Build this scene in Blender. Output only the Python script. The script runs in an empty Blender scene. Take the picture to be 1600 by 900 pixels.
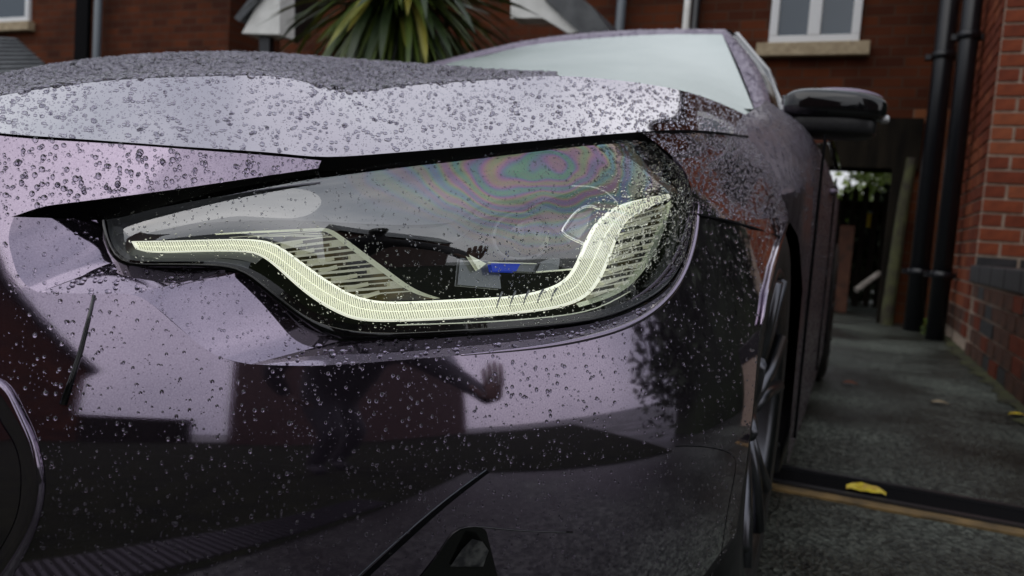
import bpy, math, random
import numpy as np
from mathutils import Vector, Matrix
random.seed(7); rng = np.random.default_rng(7)
scn = bpy.context.scene
C = scn.collection
PI = math.pi
# ------------------------------------------------------------ camera
FPX = 1244.0                      # focal length in pixels of the 1600 px wide picture (28 mm)
CAM = np.array([0.0, 0.0, 0.62])
yaw, pitch, roll = math.radians(23.0), math.radians(4.3), math.radians(4.2)
fw = np.array([-math.sin(yaw)*math.cos(pitch), math.cos(yaw)*math.cos(pitch), -math.sin(pitch)])
rt0 = np.cross(fw, [0, 0, 1.0]); rt0 /= np.linalg.norm(rt0)
up0 = np.cross(rt0, fw)
UP = up0*math.cos(roll) - rt0*math.sin(roll)
RT = rt0*math.cos(roll) + up0*math.sin(roll)
cd = bpy.data.cameras.new('camera'); cam = bpy.data.objects.new('camera', cd); C.objects.link(cam)
cd.lens = 28.0; cd.sensor_width = 36.0; cd.clip_start = 0.01; cd.clip_end = 2000
M4 = Matrix(((RT[0], UP[0], -fw[0], CAM[0]), (RT[1], UP[1], -fw[1], CAM[1]), (RT[2], UP[2], -fw[2], CAM[2]), (0, 0, 0, 1)))
cam.matrix_world = M4
cd.dof.use_dof = True; cd.dof.focus_distance = 0.66; cd.dof.aperture_fstop = 8.0
scn.camera = cam
scn.view_settings.view_transform = 'Standard'; scn.view_settings.look = 'None'
scn.view_settings.exposure = 0.0; scn.view_settings.gamma = 1.0
# ------------------------------------------------------------ overcast daylight
SUN_EL, SUN_ROT = math.radians(48), math.radians(200)
W = bpy.data.worlds.new('World'); scn.world = W; W.use_nodes = True
wn = W.node_tree; wn.nodes.clear()
wo = wn.nodes.new('ShaderNodeOutputWorld'); bg = wn.nodes.new('ShaderNodeBackground')
sky = wn.nodes.new('ShaderNodeTexSky'); sky.sky_type = 'NISHITA'; sky.sun_disc = False
sky.sun_elevation = SUN_EL; sky.sun_rotation = SUN_ROT; sky.air_density = 1.0; sky.dust_density = 5.0
tc = wn.nodes.new('ShaderNodeTexCoord')
nz = wn.nodes.new('ShaderNodeTexNoise'); nz.inputs['Scale'].default_value = 1.6; nz.inputs['Detail'].default_value = 4
cr = wn.nodes.new('ShaderNodeValToRGB')
cr.color_ramp.elements[0].position = 0.36; cr.color_ramp.elements[0].color = (6.6, 7.1, 8.0, 1)
cr.color_ramp.elements[1].position = 0.66; cr.color_ramp.elements[1].color = (13.5, 13.6, 14.2, 1)
mx = wn.nodes.new('ShaderNodeMix'); mx.data_type = 'RGBA'; mx.inputs['Factor'].default_value = 0.93
wn.links.new(tc.outputs['Generated'], nz.inputs['Vector'])
wn.links.new(nz.outputs['Fac'], cr.inputs['Fac'])
wn.links.new(sky.outputs['Color'], mx.inputs['A']); wn.links.new(cr.outputs['Color'], mx.inputs['B'])
sz = wn.nodes.new('ShaderNodeSeparateXYZ'); wn.links.new(tc.outputs['Generated'], sz.inputs[0])
gr = wn.nodes.new('ShaderNodeMapRange'); gr.inputs['From Min'].default_value = 0.0; gr.inputs['From Max'].default_value = 0.85
gr.inputs['To Min'].default_value = 0.60; gr.inputs['To Max'].default_value = 1.02
wn.links.new(sz.outputs['Z'], gr.inputs['Value'])
gs = wn.nodes.new('ShaderNodeVectorMath'); gs.operation = 'SCALE'; wn.links.new(mx.outputs['Result'], gs.inputs[0]); wn.links.new(gr.outputs['Result'], gs.inputs['Scale'])
wn.links.new(gs.outputs[0], bg.inputs['Color']); bg.inputs['Strength'].default_value = 0.10
wn.links.new(bg.outputs[0], wo.inputs['Surface'])
sd = bpy.data.lights.new('sun', 'SUN'); sd.energy = 0.5; sd.angle = math.radians(60); sd.color = (1, 0.97, 0.93)
so = bpy.data.objects.new('sun', sd); C.objects.link(so)
so.rotation_euler = (PI/2 - SUN_EL, 0, PI - SUN_ROT)

# ------------------------------------------------------------ pixel -> place helpers
def ray(px, py):
    d = fw + RT*((px-800)/FPX) - UP*((py-450)/FPX)
    return d
def PY(px, py, Y):                       # point seen at a pixel, at the given distance Y down the drive
    d = ray(px, py); return CAM + d*((Y-CAM[1])/d[1])
def PX(px, py, X):
    d = ray(px, py); return CAM + d*((X-CAM[0])/d[0])
def PZ(px, py, z=0.0):
    d = ray(px, py); return CAM + d*((z-CAM[2])/d[2])
def proj(p):
    v = np.asarray(p, float)-CAM; z = v@fw
    return (800+FPX*(v@RT)/z, 450-FPX*(v@UP)/z)

# ------------------------------------------------------------ materials
def mat(name, col=(.5, .5, .5), rough=.5, metal=0, **k):
    m = bpy.data.materials.new(name); m.use_nodes = True
    b = m.node_tree.nodes['Principled BSDF']
    b.inputs['Base Color'].default_value = (*col, 1); b.inputs['Roughness'].default_value = rough
    b.inputs['Metallic'].default_value = metal
    for q, v in k.items():
        b.inputs[q.replace('_', ' ')].default_value = v
    return m
def N(m, t, **k):
    n = m.node_tree.nodes.new(t)
    for a, v in k.items():
        if hasattr(n, a): setattr(n, a, v)
        else: n.inputs[a.replace('_', ' ')].default_value = v
    return n
def L(m, a, b): m.node_tree.links.new(a, b)
def ramp(m, fac, stops):
    r = N(m, 'ShaderNodeValToRGB'); e = r.color_ramp.elements
    while len(e) > 1: e.remove(e[0])
    e[0].position = stops[0][0]; e[0].color = (*stops[0][1], 1)
    for p, c in stops[1:]:
        q = e.new(p); q.color = (*c, 1)
    L(m, fac, r.inputs['Fac']); return r.outputs['Color']
def bsdf(m): return m.node_tree.nodes['Principled BSDF']
def noisy(m, stops, scale, detail=5, bump=0, bscale=None, dist=.002, rough=None, stretch=None):
    t = N(m, 'ShaderNodeTexCoord'); v = t.outputs['Object']
    if stretch:
        mp = N(m, 'ShaderNodeMapping'); mp.inputs['Scale'].default_value = stretch; L(m, v, mp.inputs['Vector']); v = mp.outputs['Vector']
    n = N(m, 'ShaderNodeTexNoise', Scale=scale, Detail=detail); L(m, v, n.inputs['Vector'])
    L(m, ramp(m, n.outputs['Fac'], stops), bsdf(m).inputs['Base Color'])
    if rough:
        r = N(m, 'ShaderNodeMapRange'); r.inputs['To Min'].default_value = rough[0]; r.inputs['To Max'].default_value = rough[1]
        r.inputs['From Min'].default_value = .35; r.inputs['From Max'].default_value = .65
        n3 = N(m, 'ShaderNodeTexNoise', Scale=scale*.3, Detail=3); L(m, v, n3.inputs['Vector'])
        L(m, n3.outputs['Fac'], r.inputs['Value']); L(m, r.outputs['Result'], bsdf(m).inputs['Roughness'])
    if bump:
        n2 = N(m, 'ShaderNodeTexNoise', Scale=bscale or scale, Detail=4); L(m, v, n2.inputs['Vector'])
        b = N(m, 'ShaderNodeBump', Strength=bump, Distance=dist)
        L(m, n2.outputs['Fac'], b.inputs['Height']); L(m, b.outputs['Normal'], bsdf(m).inputs['Normal'])
    return m
M = {}
p = M['paint'] = mat('purple_paint', (.085, .055, .10), .035, .96, Coat_Weight=1.0, Coat_Roughness=.01, Coat_IOR=1.6)
noisy(p, [(.3, (.235, .185, .26)), (.7, (.305, .25, .33))], 900, 2, bump=.03, bscale=1400, dist=.0003)
p = M['paint_top'] = mat('purple_paint_wet', (.085, .055, .10), .13, 1.0, Coat_Weight=1.0, Coat_Roughness=.03, Coat_IOR=1.6)
noisy(p, [(.3, (.19, .155, .205)), (.7, (.26, .22, .275))], 500, 2, bump=.12, bscale=90, dist=.003)
p = M['paint_side_shaded'] = mat('purple_paint_side_shaded', (.085, .055, .10), .42, .95, Coat_Weight=.6, Coat_Roughness=.22, Coat_IOR=1.5)  # darker copy of the paint; shade and streaky highlights put into colour
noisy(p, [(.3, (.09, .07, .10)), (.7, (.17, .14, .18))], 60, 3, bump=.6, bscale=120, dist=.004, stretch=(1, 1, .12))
p = M['paint_dull'] = mat('purple_paint_sprayed', (.085, .055, .10), .50, .95, Coat_Weight=.5, Coat_Roughness=.3, Coat_IOR=1.7)
noisy(p, [(.3, (.16, .12, .18)), (.7, (.27, .21, .29))], 500, 2, bump=.5, bscale=260, dist=.003)
M['gap'] = mat('gap_black', (.004, .004, .005), .8, Specular_IOR_Level=.08)
M['gloss_black'] = mat('gloss_black', (.006, .006, .007), .06, 0, Coat_Weight=.4)
M['plastic_black'] = noisy(mat('rough_black_plastic', (.012, .012, .013), .4), [(.3, (.008, .008, .009)), (.7, (.018, .018, .02))], 120, bump=.2, bscale=600, dist=.0005)
M['rubber'] = noisy(mat('tyre_rubber', (.012, .012, .012), .5), [(.3, (.008, .008, .008)), (.7, (.02, .02, .02))], 60, bump=.2, dist=.002)
M['alloy'] = mat('alloy', (.13, .13, .145), .3, 1)
M['housing'] = noisy(mat('lamp_housing', (.10, .105, .12), .48, .6), [(.3, (.075, .08, .095)), (.7, (.12, .125, .14))], 15)
M['inner_black'] = mat('lamp_inner_black', (.004, .0045, .004), .22)
M['chrome'] = mat('lamp_chrome', (.75, .76, .72), .12, 1)
M['smoke'] = mat('lamp_clear_block', (.16, .17, .18), .12, .5)
M['pale_edge'] = mat('lamp_edge', (.72, .75, .62), .25, .2, Emission_Color=(.85, .9, .66, 1), Emission_Strength=.12)
M['blue'] = mat('lamp_blue', (.01, .04, .35), .15, .3, Emission_Color=(.01, .06, .9, 1), Emission_Strength=.12)
# light guide: pale translucent acrylic, lit
p = M['guide'] = mat('light_guide_acrylic', (.75, .78, .66), .18, 0, Emission_Color=(.97, .98, .82, 1), Emission_Strength=.68)
p = M['guide_rib'] = mat('light_guide_prisms', (.70, .70, .60), .12, .1, Emission_Color=(.96, .98, .78, 1), Emission_Strength=.50)
p = M['fin'] = mat('lamp_fin_glow', (.46, .46, .40), .22, .3, Emission_Color=(.92, .95, .70, 1), Emission_Strength=.16)  # faint glow put into the fins, which are no light source
p = M['amber'] = noisy(mat('lamp_amber', (.05, .035, .004), .3), [(.42, (.004, .004, .003)), (.62, (.09, .065, .01))], 30)
M['rib_dark'] = mat('lamp_rib_groove', (.10, .11, .07), .4)
# headlight lens: clear sheet, reflection coloured by a thin film with uneven rings
p = M['cover'] = mat('lens_cover', (0, 0, 0), .015, 0, IOR=2.25); p.node_tree.nodes['Principled BSDF'].inputs['Thin Film IOR'].default_value = 1.40
FILM_C = None
def finish_cover(center, e1, e2, e3):
    m = M['cover']; b = bsdf(m)
    t = N(m, 'ShaderNodeTexCoord')
    def dotp(v, e, off, sc):
        d = N(m, 'ShaderNodeVectorMath', operation='DOT_PRODUCT'); L(m, v, d.inputs[0]); d.inputs[1].default_value = tuple(e)
        a = N(m, 'ShaderNodeMath', operation='SUBTRACT'); L(m, d.outputs['Value'], a.inputs[0]); a.inputs[1].default_value = off
        s = N(m, 'ShaderNodeMath', operation='MULTIPLY'); L(m, a.outputs[0], s.inputs[0]); s.inputs[1].default_value = sc
        return s.outputs[0]
    n = N(m, 'ShaderNodeTexNoise', Scale=11, Detail=2); L(m, t.outputs['Object'], n.inputs['Vector'])
    sx = dotp(t.outputs['Object'], e1, float(np.dot(center, e1)), 1/.085)
    sy = dotp(t.outputs['Object'], e2, float(np.dot(center, e2)), 1/.040)
    cmb = N(m, 'ShaderNodeCombineXYZ'); L(m, sx, cmb.inputs[0]); L(m, sy, cmb.inputs[1])
    ns = N(m, 'ShaderNodeVectorMath', operation='SCALE'); L(m, n.outputs['Color'], ns.inputs[0]); ns.inputs['Scale'].default_value = 1.2
    ad0 = N(m, 'ShaderNodeVectorMath', operation='ADD'); L(m, cmb.outputs[0], ad0.inputs[0]); ad0.inputs[1].default_value = (-.6, -.6, -.6)
    ad = N(m, 'ShaderNodeVectorMath', operation='ADD'); L(m, ad0.outputs[0], ad.inputs[0]); L(m, ns.outputs[0], ad.inputs[1])
    ln = N(m, 'ShaderNodeVectorMath', operation='LENGTH'); L(m, ad.outputs[0], ln.inputs[0])
    # thickness falls off outward in rings
    mr = N(m, 'ShaderNodeMapRange'); mr.interpolation_type = 'LINEAR'
    for k, v in (('From Min', 0.0), ('From Max', 2.0), ('To Min', 660), ('To Max', 300)): mr.inputs[k].default_value = v
    L(m, ln.outputs['Value'], mr.inputs['Value'])
    sm_ = N(m, 'ShaderNodeMath', operation='MULTIPLY'); L(m, ln.outputs['Value'], sm_.inputs[0]); sm_.inputs[1].default_value = 20.0
    sn_ = N(m, 'ShaderNodeMath', operation='SINE'); L(m, sm_.outputs[0], sn_.inputs[0])
    am_ = N(m, 'ShaderNodeMath', operation='MULTIPLY'); L(m, sn_.outputs[0], am_.inputs[0]); am_.inputs[1].default_value = 80.0
    tt_ = N(m, 'ShaderNodeMath', operation='ADD'); L(m, am_.outputs[0], tt_.inputs[0]); L(m, mr.outputs['Result'], tt_.inputs[1])
    L(m, tt_.outputs[0], b.inputs['Thin Film Thickness'])
    tr = N(m, 'ShaderNodeBsdfTransparent'); tr.inputs['Color'].default_value = (.93, .94, .93, 1)
    b2 = N(m, 'ShaderNodeBsdfPrincipled'); b2.inputs['Base Color'].default_value = (0, 0, 0, 1); b2.inputs['Roughness'].default_value = .015; b2.inputs['IOR'].default_value = 2.8
    mk = N(m, 'ShaderNodeMapRange'); mk.interpolation_type = 'SMOOTHSTEP'
    for k, v in (('From Min', .7), ('From Max', 2.1), ('To Min', .50), ('To Max', 0)): mk.inputs[k].default_value = v
    L(m, ln.outputs['Value'], mk.inputs['Value'])
    mxs = N(m, 'ShaderNodeMixShader'); L(m, mk.outputs['Result'], mxs.inputs[0]); L(m, b2.outputs[0], mxs.inputs[1]); L(m, b.outputs[0], mxs.inputs[2])
    ash = N(m, 'ShaderNodeAddShader'); L(m, tr.outputs[0], ash.inputs[0]); L(m, mxs.outputs[0], ash.inputs[1])
    out = m.node_tree.nodes['Material Output']; L(m, ash.outputs[0], out.inputs['Surface'])
p = M['water'] = mat('rain_water', (.80, .80, .84), .0, 0, IOR=1.36, Transmission_Weight=1.0)
def glass_mat(name, tint=(.03, .035, .04), ior=1.8, rough=.02):
    return mat(name, tint, rough, 0, IOR=ior)
M['screen_glass'] = noisy(mat('wet_windscreen', (.25, .30, .28), .22, 0, IOR=2.3), [(.35, (.33, .41, .38)), (.7, (.46, .54, .51))], 2.2, 3, bump=.25, bscale=90, dist=.004)  # pale base colour stands for sky reflection and mist on the glass
M['side_glass'] = mat('side_window_glass', (.02, .03, .028), .08, 0, IOR=1.7)
M['window_glass'] = mat('house_window_glass', (.035, .055, .075), .12, 0, IOR=1.9)
M['upvc'] = mat('white_upvc', (.74, .75, .76), .35)
M['stone'] = noisy(mat('buff_stone', (.42, .33, .2), .7), [(.3, (.3, .23, .14)), (.7, (.46, .37, .24))], 20)
M['bargeboard'] = noisy(mat('white_board', (.7, .7, .68), .5), [(.3, (.6, .6, .57)), (.7, (.78, .78, .75))], 6)
M['pipe'] = mat('black_pipe', (.008, .009, .012), .3)
M['pipe_grey'] = mat('grey_pipe', (.10, .12, .14), .35)
M['tile'] = noisy(mat('slate_tile', (.05, .055, .06), .35), [(.3, (.03, .033, .038)), (.7, (.08, .085, .09))], 10)
M['wood_dark'] = noisy(mat('dark_stained_wood', (.012, .010, .007), .9, Specular_IOR_Level=.15), [(.3, (.005, .004, .003)), (.7, (.018, .014, .009))], 14, stretch=(1, 1, .15))
M['wood_moss'] = noisy(mat('mossy_wood', (.08, .08, .03), .8), [(.35, (.035, .028, .018)), (.65, (.08, .085, .03))], 9)
M['wood_grey'] = noisy(mat('weathered_plank', (.25, .23, .2), .7), [(.3, (.16, .14, .12)), (.7, (.34, .31, .28))], 30, stretch=(1, .2, 1))
def brick_mat(name, c1, c2, mortar, sc=1.0, axis='XZ', bw=.25, rh=.094, bump=.5):
    m = mat(name, c1, .85, Specular_IOR_Level=.15); t = N(m, 'ShaderNodeTexCoord'); s = N(m, 'ShaderNodeSeparateXYZ'); L(m, t.outputs['Object'], s.inputs[0])
    c = N(m, 'ShaderNodeCombineXYZ'); L(m, s.outputs[axis[0]], c.inputs[0]); L(m, s.outputs[axis[1]], c.inputs[1])
    b = N(m, 'ShaderNodeTexBrick', Scale=1.0)
    for k, v in (('Brick Width', bw), ('Row Height', rh), ('Mortar Size', .008), ('Mortar Smooth', .3), ('Bias', 0)): b.inputs[k].default_value = v
    b.inputs['Color1'].default_value = (*c1, 1); b.inputs['Color2'].default_value = (*c2, 1); b.inputs['Mortar'].default_value = (*mortar, 1)
    L(m, c.outputs[0], b.inputs['Vector'])
    n = N(m, 'ShaderNodeTexNoise', Scale=1.4, Detail=6); L(m, t.outputs['Object'], n.inputs['Vector'])
    mr = N(m, 'ShaderNodeMapRange')
    for k, v in (('From Min', .3), ('From Max', .7), ('To Min', .6), ('To Max', 1.35)): mr.inputs[k].default_value = v
    L(m, n.outputs['Fac'], mr.inputs['Value'])
    sc_ = N(m, 'ShaderNodeVectorMath', operation='SCALE'); L(m, b.outputs['Color'], sc_.inputs[0]); L(m, mr.outputs['Result'], sc_.inputs['Scale'])
    L(m, sc_.outputs[0], bsdf(m).inputs['Base Color'])
    bp = N(m, 'ShaderNodeBump', Strength=bump, Distance=.01); bp.invert = True
    L(m, b.outputs['Fac'], bp.inputs['Height']); L(m, bp.outputs['Normal'], bsdf(m).inputs['Normal'])
    return m
M['brick_wall'] = brick_mat('red_brick_wall', (.10, .026, .009), (.055, .015, .007), (.065, .035, .022))
M['brick_wall_side'] = brick_mat('red_brick_side', (.19, .07, .05), (.15, .06, .045), (.25, .15, .11), axis='YZ')
M['brick_lit'] = brick_mat('lit_orange_brick', (.24, .085, .035), (.18, .06, .03), (.2, .12, .08))  # jamb brick coloured brighter to stand for the light on it
M['mortar'] = noisy(mat('mortar', (.3, .2, .15), .9), [(.3, (.34, .25, .19)), (.7, (.48, .38, .30))], 40, bump=.4, bscale=200)
for i, (a, b) in enumerate((((.25, .062, .026), (.16, .040, .020)), ((.20, .046, .022), (.12, .030, .016)), ((.29, .082, .035), (.20, .058, .028)))):
    M['brick%d' % i] = noisy(mat('brick_red_%d' % i, a, .85, Specular_IOR_Level=.2), [(.3, b), (.7, a)], 22, bump=.5, bscale=120, dist=.004)
M['brick_dark'] = noisy(mat('engineering_brick', (.02, .018, .02), .45), [(.3, (.010, .010, .012)), (.7, (.03, .026, .028))], 18, bump=.3)
M['brick_shade'] = noisy(mat('shaded_brick', (.07, .035, .02), .7), [(.3, (.03, .016, .009)), (.5, (.085, .028, .013)), (.7, (.11, .045, .022))], 9, bump=.4, bscale=100)  # brick with the shade on the low wall put into its colour
# wet tarmac
def tarmac():
    m = mat('wet_tarmac', (.05, .05, .05), .5, 0, Specular_IOR_Level=.28); t = N(m, 'ShaderNodeTexCoord')
    v1 = N(m, 'ShaderNodeTexVoronoi', Scale=95); L(m, t.outputs['Object'], v1.inputs['Vector'])
    n1 = N(m, 'ShaderNodeTexNoise', Scale=1.3, Detail=5); L(m, t.outputs['Object'], n1.inputs['Vector'])
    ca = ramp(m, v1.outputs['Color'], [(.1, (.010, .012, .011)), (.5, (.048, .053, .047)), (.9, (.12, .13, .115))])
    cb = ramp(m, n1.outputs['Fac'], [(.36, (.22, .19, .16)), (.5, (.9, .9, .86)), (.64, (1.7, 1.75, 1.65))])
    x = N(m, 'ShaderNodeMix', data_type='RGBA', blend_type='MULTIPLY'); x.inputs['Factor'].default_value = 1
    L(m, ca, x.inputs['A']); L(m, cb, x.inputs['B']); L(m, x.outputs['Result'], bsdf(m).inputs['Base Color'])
    r = N(m, 'ShaderNodeMapRange')
    for k, v in (('From Min', .4), ('From Max', .62), ('To Min', .28), ('To Max', .62)): r.inputs[k].default_value = v
    L(m, n1.outputs['Fac'], r.inputs['Value']); L(m, r.outputs['Result'], bsdf(m).inputs['Roughness'])
    b = N(m, 'ShaderNodeBump', Strength=.8, Distance=.006); L(m, v1.outputs['Distance'], b.inputs['Height']); L(m, b.outputs['Normal'], bsdf(m).inputs['Normal'])
    return m
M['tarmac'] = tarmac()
M['soil'] = noisy(mat('moss_verge', (.05, .05, .02), .9), [(.3, (.02, .017, .01)), (.7, (.06, .065, .02))], 8, bump=.5)
M['line'] = noisy(mat('worn_yellow_edge', (.35, .22, .06), .6), [(.3, (.07, .05, .025)), (.7, (.30, .19, .07))], 14)
M['grate'] = mat('drain_iron', (.05, .05, .055), .35, .6)
M['leaf_y'] = noisy(mat('yellow_leaf', (.6, .42, .02), .4), [(.3, (.45, .25, .02)), (.6, (.75, .6, .03))], 60)
for i, (a, b) in enumerate((((.045, .08, .012), (.10, .14, .022)), ((.14, .16, .03), (.28, .28, .05)), ((.22, .22, .04), (.36, .32, .06)), ((.02, .04, .012), (.04, .065, .02)), ((.16, .08, .02), (.25, .15, .04)))):
    M['blade%d' % i] = noisy(mat('blade_leaf_%d' % i, a, .35), [(.3, a), (.7, b)], 7)
M['foliage'] = noisy(mat('foliage', (.07, .11, .02), .6), [(.3, (.14, .20, .03)), (.7, (.40, .50, .12))], 2.5)
M['foliage_dark'] = noisy(mat('foliage_dark', (.02, .03, .01), .6), [(.3, (.012, .02, .006)), (.7, (.03, .05, .015))], 2.5)
M['bark'] = noisy(mat('bark', (.05, .035, .02), .9), [(.3, (.03, .02, .012)), (.7, (.08, .06, .04))], 12, bump=.5)
M['jacket'] = noisy(mat('dark_jacket', (.012, .011, .014), .7), [(.3, (.008, .007, .01)), (.7, (.02, .018, .022))], 8, bump=.3, bscale=20, dist=.01)
M['skin'] = mat('skin', (.16, .09, .065), .5)
M['render_wall'] = noisy(mat('dark_brick_far', (.05, .02, .014), .8), [(.3, (.04, .015, .01)), (.7, (.07, .03, .02))], 5)

# ------------------------------------------------------------ mesh helpers
def tag(o, label=None, cat=None, group=None, kind=None):
    if label: o['label'] = label
    if cat: o['category'] = cat
    if group: o['group'] = group
    if kind: o['kind'] = kind
    return o
ORG = {}
def empty(name, loc, label, cat, group=None):
    o = bpy.data.objects.new(name, None); C.objects.link(o); o.location = tuple(loc); ORG[o.name] = np.array(loc, float)
    return tag(o, label, cat, group)
class MB:
    def __init__(s): s.v = []; s.f = []
    def add(s, vs, fs):
        k = len(s.v); s.v += [tuple(map(float, q)) for q in vs]; s.f += [tuple(i+k for i in f) for f in fs]; return s
    def box(s, c, h, ax=None):           # centre, half sizes, axes rows
        A = np.eye(3) if ax is None else np.array(ax)
        c = np.array(c, float); vs = []
        for x in (-1, 1):
            for y in (-1, 1):
                for z in (-1, 1): vs.append(c + A[0]*x*h[0] + A[1]*y*h[1] + A[2]*z*h[2])
        return s.add(vs, [(0, 1, 3, 2), (4, 6, 7, 5), (0, 4, 5, 1), (2, 3, 7, 6), (0, 2, 6, 4), (1, 5, 7, 3)])
    def bb(s, x0, x1, y0, y1, z0, z1): return s.box(((x0+x1)/2, (y0+y1)/2, (z0+z1)/2), (abs(x1-x0)/2, abs(y1-y0)/2, abs(z1-z0)/2))
    def tube(s, pts, r, n=10, caps=True):
        pts = [np.array(q, float) for q in pts]; R = r if hasattr(r, '__len__') else [r]*len(pts); vs = []; fs = []
        for i, q in enumerate(pts):
            a = pts[min(i+1, len(pts)-1)] - pts[max(i-1, 0)]; a /= np.linalg.norm(a)+1e-12
            u = np.cross(a, [0, 0, 1.]);
            if np.linalg.norm(u) < .1: u = np.cross(a, [0, 1., 0])
            u /= np.linalg.norm(u); w = np.cross(a, u)
            for k in range(n): t = 2*PI*k/n; vs.append(q + (u*math.cos(t)+w*math.sin(t))*R[i])
        for i in range(len(pts)-1):
            for k in range(n): fs.append((i*n+k, i*n+(k+1) % n, (i+1)*n+(k+1) % n, (i+1)*n+k))
        if caps: fs.append(tuple(range(n))[::-1]); fs.append(tuple(range((len(pts)-1)*n, len(pts)*n)))
        return s.add(vs, fs)
    def grid(s, G, flip=False):          # G[nv][nu][3]
        G = np.asarray(G); nv, nu = G.shape[:2]; fs = []
        for j in range(nv-1):
            for i in range(nu-1):
                q = (j*nu+i, j*nu+i+1, (j+1)*nu+i+1, (j+1)*nu+i); fs.append(q[::-1] if flip else q)
        return s.add(G.reshape(-1, 3), fs)
    def build(s, name, m, parent=None, smooth=False, label=None, origin=None, bevel=0):
        me = bpy.data.meshes.new(name); V = np.array(s.v)
        o = bpy.data.objects.new(name, me); C.objects.link(o)
        if parent is not None:
            o.parent = parent; q = ORG[parent.name]; ORG[o.name] = q; V = V - q
        else:
            q = np.array(origin, float) if origin is not None else np.zeros(3); ORG[o.name] = q; o.location = tuple(q); V = V - q
        me.from_pydata(V.tolist(), [], s.f); me.materials.append(M[m] if isinstance(m, str) else m)
        if smooth:
            me.polygons.foreach_set('use_smooth', [True]*len(me.polygons))
        me.update()
        if bevel:
            b = o.modifiers.new('bevel', 'BEVEL'); b.width = bevel; b.segments = 2; b.limit_method = 'ANGLE'
        if label: o['label'] = label
        return o

def nspline(P, t, tq):
    """natural cubic spline through points P (K,3) at knots t, evaluated at tq"""
    P = np.asarray(P, float); K = len(P); t = np.asarray(t, float)
    if K == 2:
        w = ((tq-t[0])/(t[1]-t[0]))[:, None]; return P[0]*(1-w)+P[1]*w
    h = np.diff(t); A = np.zeros((K, K)); B = np.zeros((K, P.shape[1])); A[0, 0] = A[-1, -1] = 1
    for i in range(1, K-1):
        A[i, i-1] = h[i-1]; A[i, i] = 2*(h[i-1]+h[i]); A[i, i+1] = h[i]
        B[i] = 6*((P[i+1]-P[i])/h[i]-(P[i]-P[i-1])/h[i-1])
    m2 = np.linalg.solve(A, B)
    k = np.clip(np.searchsorted(t, tq, side='right')-1, 0, K-2); hh = h[k][:, None]
    a = (t[k+1]-tq)[:, None]; b = (tq-t[k])[:, None]
    return m2[k]*a**3/(6*hh)+m2[k+1]*b**3/(6*hh)+(P[k]/hh-m2[k]*hh/6)*a+(P[k+1]/hh-m2[k+1]*hh/6)*b
def resample(P, n, dense=400):
    """smooth resample of a polyline by arc length"""
    P = np.asarray(P, float); d = np.r_[0, np.cumsum(np.linalg.norm(np.diff(P, axis=0), axis=1)**.5)]
    Q = nspline(P, d, np.linspace(0, d[-1], dense)); s = np.r_[0, np.cumsum(np.linalg.norm(np.diff(Q[:, :2] if Q.shape[1] > 3 else Q, axis=0), axis=1))]
    q = np.linspace(0, s[-1], n); return np.stack([np.interp(q, s, Q[:, i]) for i in range(Q.shape[1])], 1)
def linres(P, n):
    P = np.asarray(P, float); s = np.r_[0, np.cumsum(np.linalg.norm(np.diff(P[:, :2], axis=0), axis=1))]
    q = np.linspace(0, s[-1], n); return np.stack([np.interp(q, s, P[:, i]) for i in range(P.shape[1])], 1)
def loft(rows, nu, nv, byarc=True, vk=None, kq=13):
    """rows: list of lists of 3D points; smooth both ways. -> grid (nv,nu,3)"""
    R = np.array([resample(r, nu) for r in rows])
    K = len(rows)
    if vk is None:
        d = [0]
        for j in range(1, K): d.append(d[-1]+np.median(np.linalg.norm(R[j]-R[j-1], axis=1)))
        vk = np.array(d)
    tq = np.linspace(vk[0], vk[-1], nv)
    return nspline(R.reshape(K, -1), vk, tq).reshape(nv, nu, 3)

# ------------------------------------------------------------ the plan of the car's front corner
PLAN = resample([(-1.9, .46, 0), (-1.5, .29, 0), (-1.05, .235, 0), (-.8, .27, 0), (-.6, .345, 0), (-.45, .435, 0), (-.33, .535, 0), (-.235, .65, 0), (-.165, .78, 0), (-.12, .93, 0), (-.095, 1.12, 0), (-.085, 1.4, 0), (-.083, 2.0, 0), (-.083, 3.0, 0)], 900)[:, :2]
PT = np.gradient(PLAN, axis=0); PT /= np.linalg.norm(PT, axis=1)[:, None]
PN = np.stack([PT[:, 1], -PT[:, 0]], 1)             # outward normal
LZ = np.linspace(.0, 1.3, 651)
LD = np.interp(LZ, [0, .2, .30, .37, .42, .46, .50, .56, .62, .68, .78, .9, 1.3], [.55, .42, .30, .16, .0, -.14, -.24, -.31, -.32, -.34, -.5, -.8, -1.2])
for _ in range(3): LD = np.convolve(np.pad(LD, 6, mode='edge'), np.ones(13)/13, 'valid')
LV = np.cumsum(LD)*(LZ[1]-LZ[0]); LV -= np.interp(.58, LZ, LV)
def lean(z): return np.interp(z, LZ, LV)
def sdist(p):
    d2 = ((PLAN-p[:2])**2).sum(1); k = int(d2.argmin()); return float((p[:2]-PLAN[k])@PN[k]), k
def S(px, py, o=0.0):
    """point on the car's front skin (offset o outward) seen at a pixel"""
    d = ray(px, py); prev = None; t = .15; st = .02
    f = lambda t: (lambda q: sdist(q)[0]-lean(q[2])-o)(CAM+d*t)
    a = t; fa = f(a)
    while a < 3.5:
        b = a+st; fb = f(b)
        if fa > 0 >= fb:
            for _ in range(22):
                m = (a+b)/2; fm = f(m)
                if fm > 0: a = m
                else: b = m
            return CAM+d*a
        a, fa = b, fb
    return CAM+d*1.2
def SL(lst, o=0.0):
    return [S(q[0], q[1], (q[2] if len(q) > 2 else 0)+o) for q in lst]
PLANZ = PLAN.astype(np.float32)
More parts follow.
